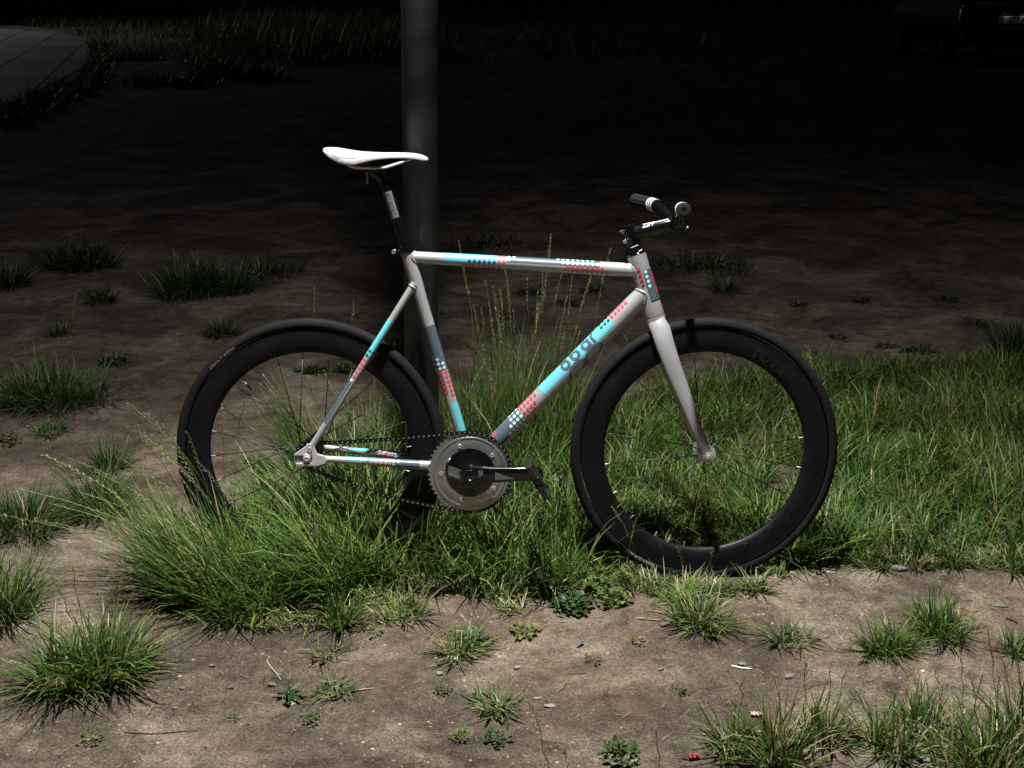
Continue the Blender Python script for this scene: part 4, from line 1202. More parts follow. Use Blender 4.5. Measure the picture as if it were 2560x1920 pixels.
# stays
for sd in (-1, 1):
    SS = Tube((-.4985, sd * .060, .362), (-.2442, sd * .013, .7572), .0078, .0088); SS.build('seat_stay', 0, .008); weld(SS, ST, .0150, True, SS, .0024)
    if sd < 0:
        SS.patch(.2673, .3736, -62, 120, 'cyan')
        SS.dots([(.2821, -45), (.2702, -47), (.2701, 30), (.2820, 30)], 'teal', .0036)
        SS.dots([(q, a) for a in (-50, 28) for q in grid(.2087, 5)], 'red', .0037)
        SS.patch(.0719, .2010, 5, 130, 'slate')
        SS.dots([(.1975, 30)], 'pale', .0036)
    CS = Tube((-.4702, sd * .0560, .3325), (-.17, sd * .0285, .3055), .0082, .0125)
    CS.build('chain_stay', .012, .03)
    CS.patch(.055, .130, 22, 150, 'cyan')
    CS.dots([(.1269, 50), (.1382, 50)], 'teal', .0036)
    CS.dots([(q, -14) for q in grid(.1010, 6)] + [(.1502, 45), (.1625, 45)], 'red', .0040)
    CS.patch(.1690, .2400, -40, 130, 'slate')
    CS.dots([(.1745, 45), (.1755, -8), (.1865, 45)], 'pale', .0040)
    # track end
    pl = [(-.5355, .349), (-.511, .366), (-.508, .371), (-.499, .374), (-.490, .370), (-.486, .355), (-.4825, .347), (-.462, .3405), (-.459, .330), (-.4635, .322), (-.482, .3165), (-.5345, .3155), (-.538, .3185), (-.5395, .328), (-.5395, .346)]
    y0, y1 = sd * .0585, sd * .0665
    V_, F_ = prism_y(pl, min(y0, y1), max(y0, y1))
    do = MB().add(V_, F_).build('dropout', M['alloy'], bike, False); bmfix(do)
    m_ = do.modifiers.new('bevel', 'BEVEL'); m_.width = .0015; m_.segments = 2; m_.limit_method = 'ANGLE'
    yo = sd * .0672
    V_, F_ = prism_y([(-.5375, .332), (-.4960, .332), (-.4945, .338), (-.4960, .344), (-.5375, .344)], min(yo, yo + sd * .0004), max(yo, yo + sd * .0004))
    sl_ = MB().add(V_, F_).build('axle_slot_shade', M['darkprint'], do, False); bmfix(sl_)  # no slot is cut: thin dark plate, recess shade put into its colour
    V_, F_ = prism_y([(-.536, .3165), (-.500, .3165), (-.497, .320), (-.497, .3235), (-.536, .3235)], min(yo - sd * .002, yo + sd * .004), max(yo - sd * .002, yo + sd * .004))
    ts_ = MB().add(V_, F_).build('chain_tensioner', M['steel'], do, False, bevel=.001); bmfix(ts_)
    pr_ = [(.0001, -.0105), (.0036, -.0105), (.0040, -.0120), (.0050, -.0120), (.0054, -.0100), (.0056, -.0065), (.0088, -.0060), (.0094, -.0040), (.0094, .001)]
    if sd > 0: pr_ = [(r_, -y_) for r_, y_ in pr_][::-1]
    MB().add(*lathe_y(pr_, 24, (-.5075, yo, .338))).build('axle_nut', M['alloy'], do)
    MB().add(*lathe_y([(.0001, -.0026), (.0055, -.0026), (.0062, -.001), (.0062, .0)] if sd < 0 else [(.0062, 0), (.0062, .001), (.0055, .0026), (.0001, .0026)], 20, (-.500, yo, .3585))).build('screw', M['steel'], do)
# seat clamp and post
pd = (Vector((-.3112, 0, 1.026)) - Vector((-.2606, 0, .853))).normalized()
ca_ = Vector((-.2570, 0, .8385))
sc = MB().add(*lathe_ax([(.0142, .0), (.0192, .0), (.0198, .003), (.0198, .0125), (.0188, .016), (.0142, .016)], ca_, pd, 40)).build('seat_clamp', M['gloss'], bike)
MB().box(ca_ + pd * .008 + Vector((-.026, 0, -.004)), (.018, .016, .011), Matrix.Rotation(R(16), 3, 'Y')).build('clamp_ear', M['gloss'], sc, bevel=.003)
MB().add(*lathe_y([(.0022, -.0005), (.0022, -.003), (.0048, -.003), (.0050, 0), (.0050, .018), (.0001, .018)], 20, ca_ + pd * .008 + Vector((-.030, -.010, -.004)))).build('clamp_bolt', M['steel'], sc)
p0 = ca_ - pd * .06
p1 = Vector((-.3085, 0, 1.012))
post = MB().add(*sweep([p0, p0 + (p1 - p0) * .5, p1, p1 + Vector((-.007, 0, .010)), p1 + Vector((-.020, 0, .018)), p1 + Vector((-.030, 0, .024))], [.0136, .0136, .0136, .0128, .0112, .010], 36, side=(0, 1, 0))).build('seatpost', M['gloss'], bike)
PT = Tube(tuple(p0), tuple(p1), .0136, .0136, True); PT.o = post
PT.patch(.150, .216, -62, 40, 'logogrey', 'logo_block')
mb = MB()
for q0 in (.158, .176, .196):
    for pl_ in ([(0, -.006), (.012, -.006)], [(.012, -.006), (.012, .004)], [(0, .003), (.006, .003)]):
        PT.ribbon(mb, [(q0 + pl_[0][0], pl_[0][1]), (q0 + (pl_[0][0] + pl_[1][0]) / 2, (pl_[0][1] + pl_[1][1]) / 2), (q0 + pl_[1][0], pl_[1][1])], .0016)
mb.build('logo_lines', M['darkprint'], post)
# saddle clamp
cl = MB().box((-.338, 0, 1.0385), (.046, .034, .010)).box((-.338, 0, 1.0500), (.040, .052, .007)).build('saddle_clamp', M['satin'], bike, bevel=.003)
MB().add(*lathe_ax([(.0001, 0), (.0040, 0), (.0042, .002), (.0042, .010), (.003, .010), (.003, .050), (.0001, .050)], (-.352, -.004, 1.006), (0.05, 0, 1), 16)).build('clamp_bolt', M['steel'], cl)
# saddle
top = [(-.455, 1.0915), (-.448, 1.0945), (-.430, 1.0952), (-.405, 1.0910), (-.375, 1.0860), (-.345, 1.0832), (-.310, 1.0818), (-.270, 1.0812), (-.240, 1.0805), (-.222, 1.0775), (-.208, 1.0720), (-.2005, 1.0665)]
bot = [1.083, 1.077, 1.066, 1.053, 1.050, 1.0600, 1.0660, 1.0678, 1.0668, 1.0630, 1.0605, 1.0620]
hw_ = [.030, .050, .062, .0655, .060, .044, .030, .0225, .0200, .0185, .0150, .0050]
V_, F_ = [], []
na = 21
for (u, wt), wb, b_ in zip(top, bot, hw_):
    sec = []
    for k_ in range(na):
        q = -1 + 2 * k_ / (na - 1)
        a = q * PI / 2
        yy = b_ * math.copysign(abs(math.sin(a)) ** .72, a)
        zz = wb + (wt - wb) * (max(0, math.cos(a)) ** .62)
        if abs(q) < .18 and b_ > .03: zz -= .0035 * (1 - abs(q) / .18)
        sec.append((u, yy, zz))
    inner = [(u + (.004 if u < -.43 else (-.004 if u < -.21 else -.004)), y * .93, z - .0055 if abs(y) < b_ * .95 else z) for (u, y, z) in sec]
    V_ += sec + inner[::-1]
m_ = 2 * na
for i_ in range(len(top) - 1):
    for k_ in range(m_):
        k2 = (k_ + 1) % m_
        F_.append((i_ * m_ + k_, i_ * m_ + k2, (i_ + 1) * m_ + k2, (i_ + 1) * m_ + k_))
F_ += [tuple(range(m_)), tuple((len(top) - 1) * m_ + k_ for k_ in range(m_))]
sad = obj('saddle', V_, F_, M['saddle'], bike, True, 70); bmfix(sad)
ss_ = sad.modifiers.new('sub', 'SUBSURF'); ss_.levels = 1; ss_.render_levels = 2
for sd in (-1, 1):
    V_, F_ = sweep([(-.400, sd * .030, 1.058), (-.388, sd * .028, 1.049), (-.375, sd * .0235, 1.0455), (-.340, sd * .0225, 1.0445), (-.305, sd * .0225, 1.0455), (-.280, sd * .020, 1.0530), (-.250, sd * .014, 1.0640), (-.238, sd * .010, 1.068)], .0035, 12)
    MB().add(V_, F_).build('rail', M['whiteprint'], sad)
MB().add(*sweep([(-.392, -.036, 1.062), (-.396, 0, 1.070), (-.392, .036, 1.062)], .009, 10)).build('rail_socket', M['satin'], sad)

def text_mesh(s_, size=1., shear=0., bold=0.):
    cu = bpy.data.curves.new('txt', 'FONT'); cu.body = s_; cu.size = size; cu.shear = shear; cu.offset = bold; cu.resolution_u = 3
    ob = bpy.data.objects.new('txt', cu); COL.objects.link(ob)
    dg = bpy.context.evaluated_depsgraph_get()
    me_ = bpy.data.meshes.new_from_object(ob.evaluated_get(dg))
    bpy.data.objects.remove(ob); bpy.data.curves.remove(cu)
    V_ = [tuple(v.co) for v in me_.vertices]; F_ = [tuple(p.vertices) for p in me_.polygons]
    bpy.data.meshes.remove(me_)
    return V_, F_
def text_on(name, s_, size, fn, m, parent, shear=0., bold=0.):
    V_, F_ = text_mesh(s_, size, shear, bold)
    wdt = max(v[0] for v in V_)
    o = obj(name, [fn(v[0], v[1], wdt) for v in V_], F_, M[m] if isinstance(m, str) else m, parent, False)
    return o
def sad_pt(u, z, lift=.0012):
    us = [q[0] for q in top]
    b_, wb, wt = np.interp(u, us, hw_), np.interp(u, us, bot), np.interp(u, us, [q[1] for q in top])
    f_ = min(.999, max(0., (z - wb) / (wt - wb))) ** (1 / .62)
    return (u, -(b_ * math.sqrt(1 - f_ * f_) ** .72) - lift, z + lift * f_)
text_on('lettering', 'SPECIALIZED', .0088, lambda x, y, wd: sad_pt(-.424 + x * .86 + y * .35, 1.0655 - x * .36 + y * .9), 'darkprint', sad, 0, .0001)
mb = MB()
ln = [(-.437, 1.0905), (-.432, 1.0840), (-.423, 1.0765), (-.410, 1.0720), (-.392, 1.0700), (-.372, 1.0695)]
V_ = []
for (u, z) in ln: V_ += [sad_pt(u, z), sad_pt(u + .0004, z + .0011)]
mb.add(V_, [(2 * i_, 2 * i_ + 1, 2 * i_ + 3, 2 * i_ + 2) for i_ in range(len(ln) - 1)]); mb.build('printed_line', M['print'], sad)
# steering axis
SA = Vector((.3514, 0, .683)); SD = (Vector((.305, 0, .8352)) - SA).normalized()
def steer(deg):
    return Matrix.Translation(SA) @ Matrix.Rotation(R(deg), 4, SD) @ Matrix.Translation(-SA)
MF = steer(2.0); MS = steer(9.0)
HTOP = Vector((.305, 0, .8352))
hs_ = MB().add(*lathe_ax([(.0236, 0.0005), (.0240, .002), (.0235, .006), (.0205, .012), (.0190, .016), (.0190, .020), (.0176, .0205), (.0176, .030), (.0001, .030)], HTOP, SD, 40)).build('headset', M['gloss'], bike)
HS = Tube(tuple(HTOP), tuple(HTOP + SD * .03), .0241, .0178, True); HS.o = hs_
HS.dots([(.0035, 8)], 'whiteprint', .0024, .0006)
mb = MB(); HS.ribbon(mb, [(.0075, .006), (.0085, .011), (.0095, .016)], .0022, .0012); HS.ribbon(mb, [(.0215, -.008), (.0225, .0), (.0235, .008)], .0016, .0030); mb.build('marks', M['whiteprint'], hs_)['kind'] = 'stuff'
HP = HTOP + SD * .052
BC = Vector((.405, 0, .9105))
ax_ = (BC - HP).normalized()
stm = MB()
stm.add(*lathe_ax([(.0001, -.026), (.0170, -.026), (.0176, -.024), (.0178, .016), (.0172, .019), (.0168, .021), (.0150, .0235), (.0001, .0235)], HP, SD, 36))
stm.add(*sweep([HP + ax_ * .008, HP + ax_ * .025, HP + (BC - HP) * .5, BC - ax_ * .018, BC - ax_ * .004], [(.0185, .0165), (.0178, .0165), (.0168, .0158), (.0170, .018), (.0185, .021)], 28, side=(0, 1, 0)))
sto = stm.build('stem', M['gloss'], bike); sto.matrix_local = MS
fpl = MB().add(*lathe_y([(.0165, -.022), (.0205, -.022), (.0212, -.020), (.0212, .020), (.0205, .022), (.0165, .022)], 36, BC)).build('faceplate', M['gloss'], sto)
for sy in (-1, 1):
    for sz in (-1, 1):
        c = BC + ax_ * .019 + Vector((0, sy * .016, sz * .016))
        MB().add(*lathe_ax([(.0001, 0), (.0032, 0), (.0036, .001), (.0036, .007), (.0001, .007)], c, ax_, 14)).build('bolt', M['steel'], fpl)
for k_, dz in enumerate((-.014, .010)):
    MB().box(HP - ax_ * .018 + SD * dz, (.010, .022, .012), Matrix.Rotation(R(17), 3, 'Y')).build('clamp_lug', M['gloss'], sto, bevel=.003)
    MB().add(*lathe_y([(.0020, -.0005), (.0020, -.003), (.0042, -.003), (.0046, 0), (.0046, .014), (.0001, .014)], 18, HP - ax_ * .021 + SD * dz + Vector((0, -.013, 0)))).build('clamp_bolt', M['orange'] if k_ else M['steel'], sto)
pz = ax_.cross(Vector((0, 1, 0))); pz = pz if pz.z > 0 else -pz
def stem_txt(off, up, scale=1.):
    def fn(x, y, wd):
        a = R(up) + y / .0165
        return HP + ax_ * (off + x) + Vector((0, -1, 0)) * (.0164 * math.cos(a) + .0006) + pz * (.0176 * math.sin(a) + .0003)
    return fn
text_on('lettering', 'ZIPP', .017, stem_txt(.028, 30), 'whiteprint', sto, .4, .0002)
mb = MB()
fn = stem_txt(0, 52)
mb.add([fn(.055, .000, 0), fn(.098, .000, 0), fn(.098, .003, 0), fn(.050, .003, 0)], [(0, 1, 2, 3)]); mb.build('stripe', M['whiteprint'], sto)
text_on('lettering', 'ZIPP', .013, stem_txt(.052, -62), 'print', sto, .35)
# handlebar
def hb(p): return Vector(p)
barp = [(.394, -.190, .9535), (.399, -.140, .9520), (.4005, -.090, .9490), (.4030, -.062, .9350), (.4060, -.040, .9170), (.4065, -.020, .9108), (.4060, .004, .9105), (.4020, .030, .9120), (.3930, .050, .9210), (.3820, .072, .9350), (.3700, .098, .9450), (.348, .138, .9520), (.318, .190, .9575)]
ip = [Vector(p) for p in barp]
fine = []
for i_ in range(len(ip) - 1):
    a, b_ = ip[max(0, i_ - 1)], ip[min(len(ip) - 1, i_ + 2)]
    for q in range(4):
        t_ = q / 4; p, r_ = ip[i_], ip[i_ + 1]
        fine.append(.5 * ((2 * p) + (r_ - a) * t_ + (2 * a - 5 * p + 4 * r_ - b_) * t_ ** 2 + (3 * p - a - 3 * r_ + b_) * t_ ** 3))
fine.append(ip[-1])
hbo = MB().add(*sweep(fine, [.0158 if abs(p.y - .002) < .03 else .0112 for p in fine], 24)).build('handlebar', M['gloss'], bike)
for sd, pts_ in ((-1, [p for p in fine if p.y < -.092]), (1, [p for p in fine if p.y > .098])):
    if sd > 0: pts_ = pts_[::-1]
    end = pts_[0]; dr = (pts_[0] - pts_[1]).normalized()
    rad_ = []
    dense = []
    for i_ in range(len(pts_) - 1):
        for q in range(6): dense.append(pts_[i_].lerp(pts_[i_ + 1], q / 6))
    dense.append(pts_[-1])
    nd = len(dense)
    for i_ in range(nd):
        f_ = i_ / nd
        rad_.append(.0158 if i_ < 1 else (.0166 if (dense[i_] - dense[-1]).length > .028 else .0150))
    V_, F_ = sweep(dense, rad_, 40)
    # lengthwise grooves on the rubber
    V_ = [Vector(v) for v in V_]
    for i_ in range(nd):
        if .04 < i_ / nd < .6:
            for k_ in range(40):
                if k_ % 5 == 0: V_[i_ * 40 + k_] = dense[i_] + (V_[i_ * 40 + k_] - dense[i_]) * .90
    gr = MB().add(V_, F_).build('grip', M['grip'], bike)
    for dist in (.007, .0155, .024):
        acc, q = 0., nd - 1
        while acc < dist and q > 1:
            acc += (dense[q] - dense[q - 1]).length; q -= 1
        c = dense[q]; t_ = (dense[min(nd - 1, q + 2)] - dense[q - 2]).normalized()
        MB().add(*lathe_ax([(.0140, -.0019), (.0166, -.0019), (.0170, 0), (.0166, .0019), (.0140, .0019)], c, t_, 32)).build('grip_ring', M['whiteprint'], gr)
    MB().add(*lathe_ax([(.0040, -.004), (.0050, .0015), (.0060, .0035), (.0120, .0040), (.0160, .0025), (.0170, -.002), (.0165, -.006)], end, dr, 36)).build('bar_end', M['alloy'] if False else M['grip'], gr)
    MB().add(*lathe_ax([(.0001, .0005), (.0040, .0005), (.0046, .0018), (.0042, .0030), (.0001, .0030)], end, dr, 20)).build('end_plug', M['satin'], gr)

# fork
CR = SA
fk = MB()
fk.add(*lathe_ax([(.0262, -.0008), (.0266, -.004), (.0262, -.014), (.0255, -.030), (.02, -.036), (.0001, -.037)], CR, SD, 44))
for sd in (-1, 1):
    pth = [CR - SD * .012 + Vector((.0, sd * .014, 0)), CR - SD * .030 + Vector((.004, sd * .026, 0)), (.3745, sd * .0345, .618), (.395, sd * .040, .560), (.423, sd * .045, .490), (.452, sd * .0485, .418), (.474, sd * .0505, .366), (.4845, sd * .051, .342)]
    fk.add(*sweep(pth, [(.022, .012), (.0245, .0125), (.0235, .0125), (.0215, .012), (.0185, .011), (.0155, .010), (.0130, .0085), (.0125, .006)], 28, side=(0, 1, 0)))
fko = fk.build('fork', M['paint'], bike); fko.matrix_local = MF
for sd in (-1, 1):
    pl = [(FC.x + .014 * math.cos(q * PI / 8), FC.z + .014 * math.sin(q * PI / 8)) for q in range(16)]
    V_, F_ = prism_y(pl, sd * .052 - .0035, sd * .052 + .0035)
    dr_ = MB().add(V_, F_).build('fork_end', M['alloy'], fko, True, 35, bevel=.001); bmfix(dr_)
    pr_ = [(.0001, -.016), (.0042, -.016), (.0046, -.0145), (.0046, -.010), (.0085, -.010), (.0095, -.0085), (.0095, -.003), (.0095, 0)]
    if sd > 0: pr_ = [(r_, -y_) for r_, y_ in pr_][::-1]
    MB().add(*lathe_y(pr_, 6 if False else 24, (FC.x, sd * .0555, FC.z))).build('axle_nut', M['steel'], fko)

# wheels
rimp = [(.3095, -.0105), (.3120, -.0110), (.3135, -.0085), (.3080, -.0065), (.3080, .0065), (.3135, .0085), (.3120, .0110), (.3095, .0105), (.2950, .0128), (.2800, .0130), (.2660, .0110), (.2570, .0070), (.2535, .0025), (.2532, 0), (.2535, -.0025), (.2570, -.0070), (.2660, -.0110), (.2800, -.0130), (.2950, -.0128)]
tyrep = []
for k_ in range(22):
    a = R(-128 + 256 * k_ / 21)
    tyrep.append((.3245 + .0148 * math.cos(a), .0148 * math.sin(a)))
V_, F_ = lathe_y(rimp, 160, closed=True); rim0 = bpy.data.meshes.new('wheel'); rim0.from_pydata(V_, [], F_); rim0.update(); rim0.materials.append(M['rim'])
V_, F_ = lathe_y(tyrep, 160); tyre0 = bpy.data.meshes.new('tyre'); tyre0.from_pydata(V_, [], F_); tyre0.update(); tyre0.materials.append(M['rubber'])
for me_ in (rim0, tyre0):
    import bmesh
    bm = bmesh.new(); bm.from_mesh(me_); bmesh.ops.recalc_face_normals(bm, faces=bm.faces); bm.to_mesh(me_); bm.free()
    me_.polygons.foreach_set('use_smooth', np.ones(len(me_.polygons), bool))
rim0.set_sharp_from_angle(angle=R(50))

def spoke_mesh(hr, hy, cross):
    """hub point to rim at angle 0; flat blade plus a bright nipple"""
    a = cross
    p0_ = Vector((hr * math.cos(a), hy, hr * math.sin(a))); p1_ = Vector((.2545, .0, 0))
    d_ = (p1_ - p0_).normalized()
    V1, F1 = sweep([p0_, p0_.lerp(p1_, .5), p1_ - d_ * .012], [(.0014, .0010)] * 3, 8)
    V2, F2 = sweep([p1_ - d_ * .013, p1_ - d_ * .0125, p1_ - d_ * .002, p1_ + d_ * .004], [.0010, .0014, .0016, .0016], 10)
    me_ = bpy.data.meshes.new('spoke')
    k0 = len(V1)
    me_.from_pydata([tuple(v) for v in V1 + V2], [], [tuple(f) for f in F1] + [tuple(i_ + k0 for i_ in f) for f in F2]); me_.update()
    me_.materials.append(M['spoke']); me_.materials.append(M['nipple'])
    for q, p in enumerate(me_.polygons): p.material_index = 0 if q < len(F1) else 1; p.use_smooth = True
    return me_
def wheel(c, front):
    wl = bpy.data.objects.new('wheel', rim0); COL.objects.link(wl); wl.parent = bike
    wl.matrix_local = (MF @ Matrix.Translation(c)) if front else Matrix.Translation(c)
    ty = bpy.data.objects.new('tyre', tyre0); COL.objects.link(ty); ty.parent = wl
    fl = .0225
    if front: prof = [(.0045, -.048), (.0085, -.048), (.0090, -.040), (.0110, -.037), (fl, -.036), (fl, -.033), (.0115, -.030), (.0105, 0), (.0115, .030), (fl, .033), (fl, .036), (.0110, .037), (.0090, .040), (.0085, .048), (.0045, .048)]
    else: prof = [(.0045, -.057), (.0095, -.057), (.0110, -.050), (.016, -.038), (.028, -.036), (.028, -.032), (.0145, -.028), (.0125, 0), (.0145, .028), (.028, .032), (.028, .036), (.0130, .040), (.0095, .057), (.0045, .057)]
    V_, F_ = lathe_y(prof, 40)
    hub = MB().add(V_, F_).build('hub', M['alloy'] if front else M['satin'], wl); bmfix(hub)
    n_ = 20 if front else 24
    kinds = [spoke_mesh(fl * .9 if front else .026, s_ * .0345, (x_ if front else x_ * 1.25) * (.0 if front else 1)) for s_ in (-1, 1) for x_ in ((-.4, .4) if front else (-1, 1))]
    for k_ in range(n_):
        sp_ = bpy.data.objects.new('spoke', kinds[(k_ % 2) * 2 + (k_ // 2) % 2]); COL.objects.link(sp_); sp_.parent = wl
        sp_.rotation_euler = (0, -(2 * PI * k_ / n_ + (.13 if front else .05)), 0)
    va = R(132.2) if not front else R(250)
    dr_ = Vector((math.cos(va), 0, math.sin(va)))
    vs = MB().add(*lathe_ax([(.0035, .254), (.0035, .244), (.0024, .2435), (.0024, .231)], (0, 0, 0), -dr_ * -1, 16)).build('valve_stem', M['steel'], wl); bmfix(vs)
    vc = MB().add(*lathe_ax([(.0030, .2325), (.0032, .2310), (.0030, .219), (.0018, .215), (.0001, .2145)], (0, 0, 0), dr_, 16)).build('valve_cap', M['satin'], vs); bmfix(vc)
    return wl
rw = wheel(RC, False); fw = wheel(FC, True)
def rimtext(wl, s_, size, r_, a0, m, yv, bold=0., shear=0., spread=1.):
    def fn(x, y, wd):
        a = a0 - x * spread / r_
        rad__ = r_ + y
        return (rad__ * math.cos(a), yv(rad__), rad__ * math.sin(a))
    return text_on('lettering', s_, size, fn, m, wl, shear, bold)
tyre_y = lambda q: -(.0148 * math.sqrt(max(0.05, 1 - ((q - .3245) / .0148) ** 2)) + .0004)
rim_y = lambda q: -float(np.interp(q, [.2532, .2535, .2570, .2660, .2800, .2950, .3095], [0, .0025, .0070, .0110, .0130, .0128, .0105])) - .0004
rimtext(rw, 'KENDA CLAUSON', .0098, .3185, R(138.8), 'print', tyre_y, .0002, .1)
rimtext(fw, 'KENDA CLAUSON', .0098, .3185, R(247.5), 'print', tyre_y, .0002, .1)
rimtext(fw, 'roval', .050, .2680, R(66), 'rimlogo', rim_y, .0006)

# cog, chainring and chain
CY = -.043
NR, NC = 51, 15
PR, PC = .0127 / (2 * math.sin(PI / NR)), .0127 / (2 * math.sin(PI / NC))
CC = Vector((-.1055, CY, .2945))
def gear(n_, pr_, inner, y0, y1, c):
    out = []
    for k_ in range(n_):
        for f_, r_ in ((-.5, pr_ - .0030), (-.28, pr_ - .0026), (-.10, pr_ + .0028), (.10, pr_ + .0028), (.28, pr_ - .0026)):
            a = 2 * PI * (k_ + f_) / n_
            out.append((c[0] + r_ * math.cos(a), c[2] + r_ * math.sin(a)))
    m_ = len(out)
    inn = [(c[0] + inner * math.cos(2 * PI * (q / m_ - .5 / n_)), c[2] + inner * math.sin(2 * PI * (q / m_ - .5 / n_))) for q in range(m_)]
    V_ = [(x, y0, z) for x, z in out] + [(x, y0, z) for x, z in inn] + [(x, y1, z) for x, z in out] + [(x, y1, z) for x, z in inn]
    F_ = []
    for q in range(m_):
        q2 = (q + 1) % m_
        F_ += [(q, q2, m_ + q2, m_ + q), (2 * m_ + q, 3 * m_ + q, 3 * m_ + q2, 2 * m_ + q2), (q, 2 * m_ + q, 2 * m_ + q2, q2), (m_ + q, m_ + q2, 3 * m_ + q2, 3 * m_ + q)]
    return V_, F_
V_, F_ = gear(NR, PR, .0905, CY - .0012, CY + .0012, CC)
cr = MB().add(V_, F_)
cr.add(*lathe_y([(.0620, -.0036), (.0625, -.0042), (.0800, -.0042), (.0815, -.0034), (.0860, -.0032), (.0872, -.0040), (.0905, -.0040), (.0920, -.0020), (.0965, -.0016), (.0965, .0012), (.0620, .0016)], 120, CC, True))
cro = cr.build('chainring', M['chrome'], bike, True, 30); bmfix(cro)
for k_ in range(5):
    a = R(38 + 72 * k_)
    c = CC + Vector((.072 * math.cos(a), -.0042, .072 * math.sin(a)))
    MB().add(*lathe_y([(.0001, -.0008), (.0026, -.0008), (.0028, -.0024), (.0050, -.0022), (.0056, -.0008), (.0056, .001)], 20, c)).build('chainring_bolt', M['steel'], cro)
V_, F_ = gear(NC, PC, .012, CY - .0012, CY + .0012, (RC.x, CY, RC.z))
cg = MB().add(V_, F_).build('cog', M['chain'], bike, True, 30); bmfix(cg)
# chain path: upper tangent, round the ring, lower run sagging, round the cog
c1, c2 = Vector((RC.x, 0, RC.z)), Vector((CC.x, 0, CC.z))
dv_ = c2 - c1; D_ = Vector((dv_.x, 0, dv_.z)).length; al = math.atan2(dv_.z, dv_.x)
be = math.asin((PR - PC) / D_)
def P2(c, r_, a): return Vector((c.x + r_ * math.cos(a), CY, c.z + r_ * math.sin(a)))
tu = al + PI / 2 + be; tl = al - PI / 2 - be
lo_ = []
pathc = []
A0, B0 = P2(c1, PC, tu), P2(c2, PR, tu)
for q in range(41):
    p = A0.lerp(B0, q / 40); p.z -= .004 * math.sin(PI * q / 40); pathc.append(p)
for q in range(1, 61): pathc.append(P2(c2, PR, tu + (tl - tu) * q / 60))
A1, B1 = P2(c2, PR, tl), P2(c1, PC, tl)
for q in range(1, 41):
    p = A1.lerp(B1, q / 40); p.z -= .016 * math.sin(PI * q / 40); pathc.append(p)
for q in range(1, 25): pathc.append(P2(c1, PC, tl - (2 * PI - (tu - tl)) * q / 24))
cum = [0]
for q in range(1, len(pathc)): cum.append(cum[-1] + (pathc[q] - pathc[q - 1]).length)
nl = int(round(cum[-1] / .0127 / 2)) * 2
pins = []
for k_ in range(nl):
    d_ = cum[-1] * k_ / nl
    q = int(np.searchsorted(cum, d_, 'right')) - 1
    t_ = (d_ - cum[q]) / max(1e-9, cum[q + 1] - cum[q]) if q + 1 < len(cum) else 0
    pins.append(pathc[q].lerp(pathc[min(q + 1, len(pathc) - 1)], t_))
pm = MB()
for p in pins:
    pm.add(*lathe_y([(.0001, -.0050), (.0015, -.0050), (.0018, -.0042), (.0018, .0048), (.0001, .0048)], 8, p))
cho = pm.build('chain', M['nipple'], bike)
def link_mesh(outer):
    o_ = .0032 if outer else .0022; t_ = .0009
    poly = []
    for q in range(7): a = PI / 2 + PI * q / 6; poly.append((-.00635 + .0041 * math.cos(a), .0041 * math.sin(a)))
    poly.append((0, -.0030))
    for q in range(7): a = -PI / 2 + PI * q / 6; poly.append((.00635 + .0041 * math.cos(a), .0041 * math.sin(a)))
    poly.append((0, .0030))
    mb_ = MB()
    for sd in (-1, 1):
        V_, F_ = prism_y(poly, sd * o_ - t_ / 2, sd * o_ + t_ / 2); mb_.add(V_, F_)
    me_ = bpy.data.meshes.new('chain_link'); me_.from_pydata(mb_.V, [], mb_.F); me_.update(); me_.materials.append(M['chain'])
    return me_
lm = [link_mesh(True), link_mesh(False)]
for k_ in range(nl):
    a, b_ = pins[k_], pins[(k_ + 1) % nl]
    o = bpy.data.objects.new('chain_link', lm[k_ % 2]); COL.objects.link(o); o.parent = cho
    o.location = (a + b_) / 2; o.rotation_euler = (0, -math.atan2((b_ - a).z, (b_ - a).x), 0)
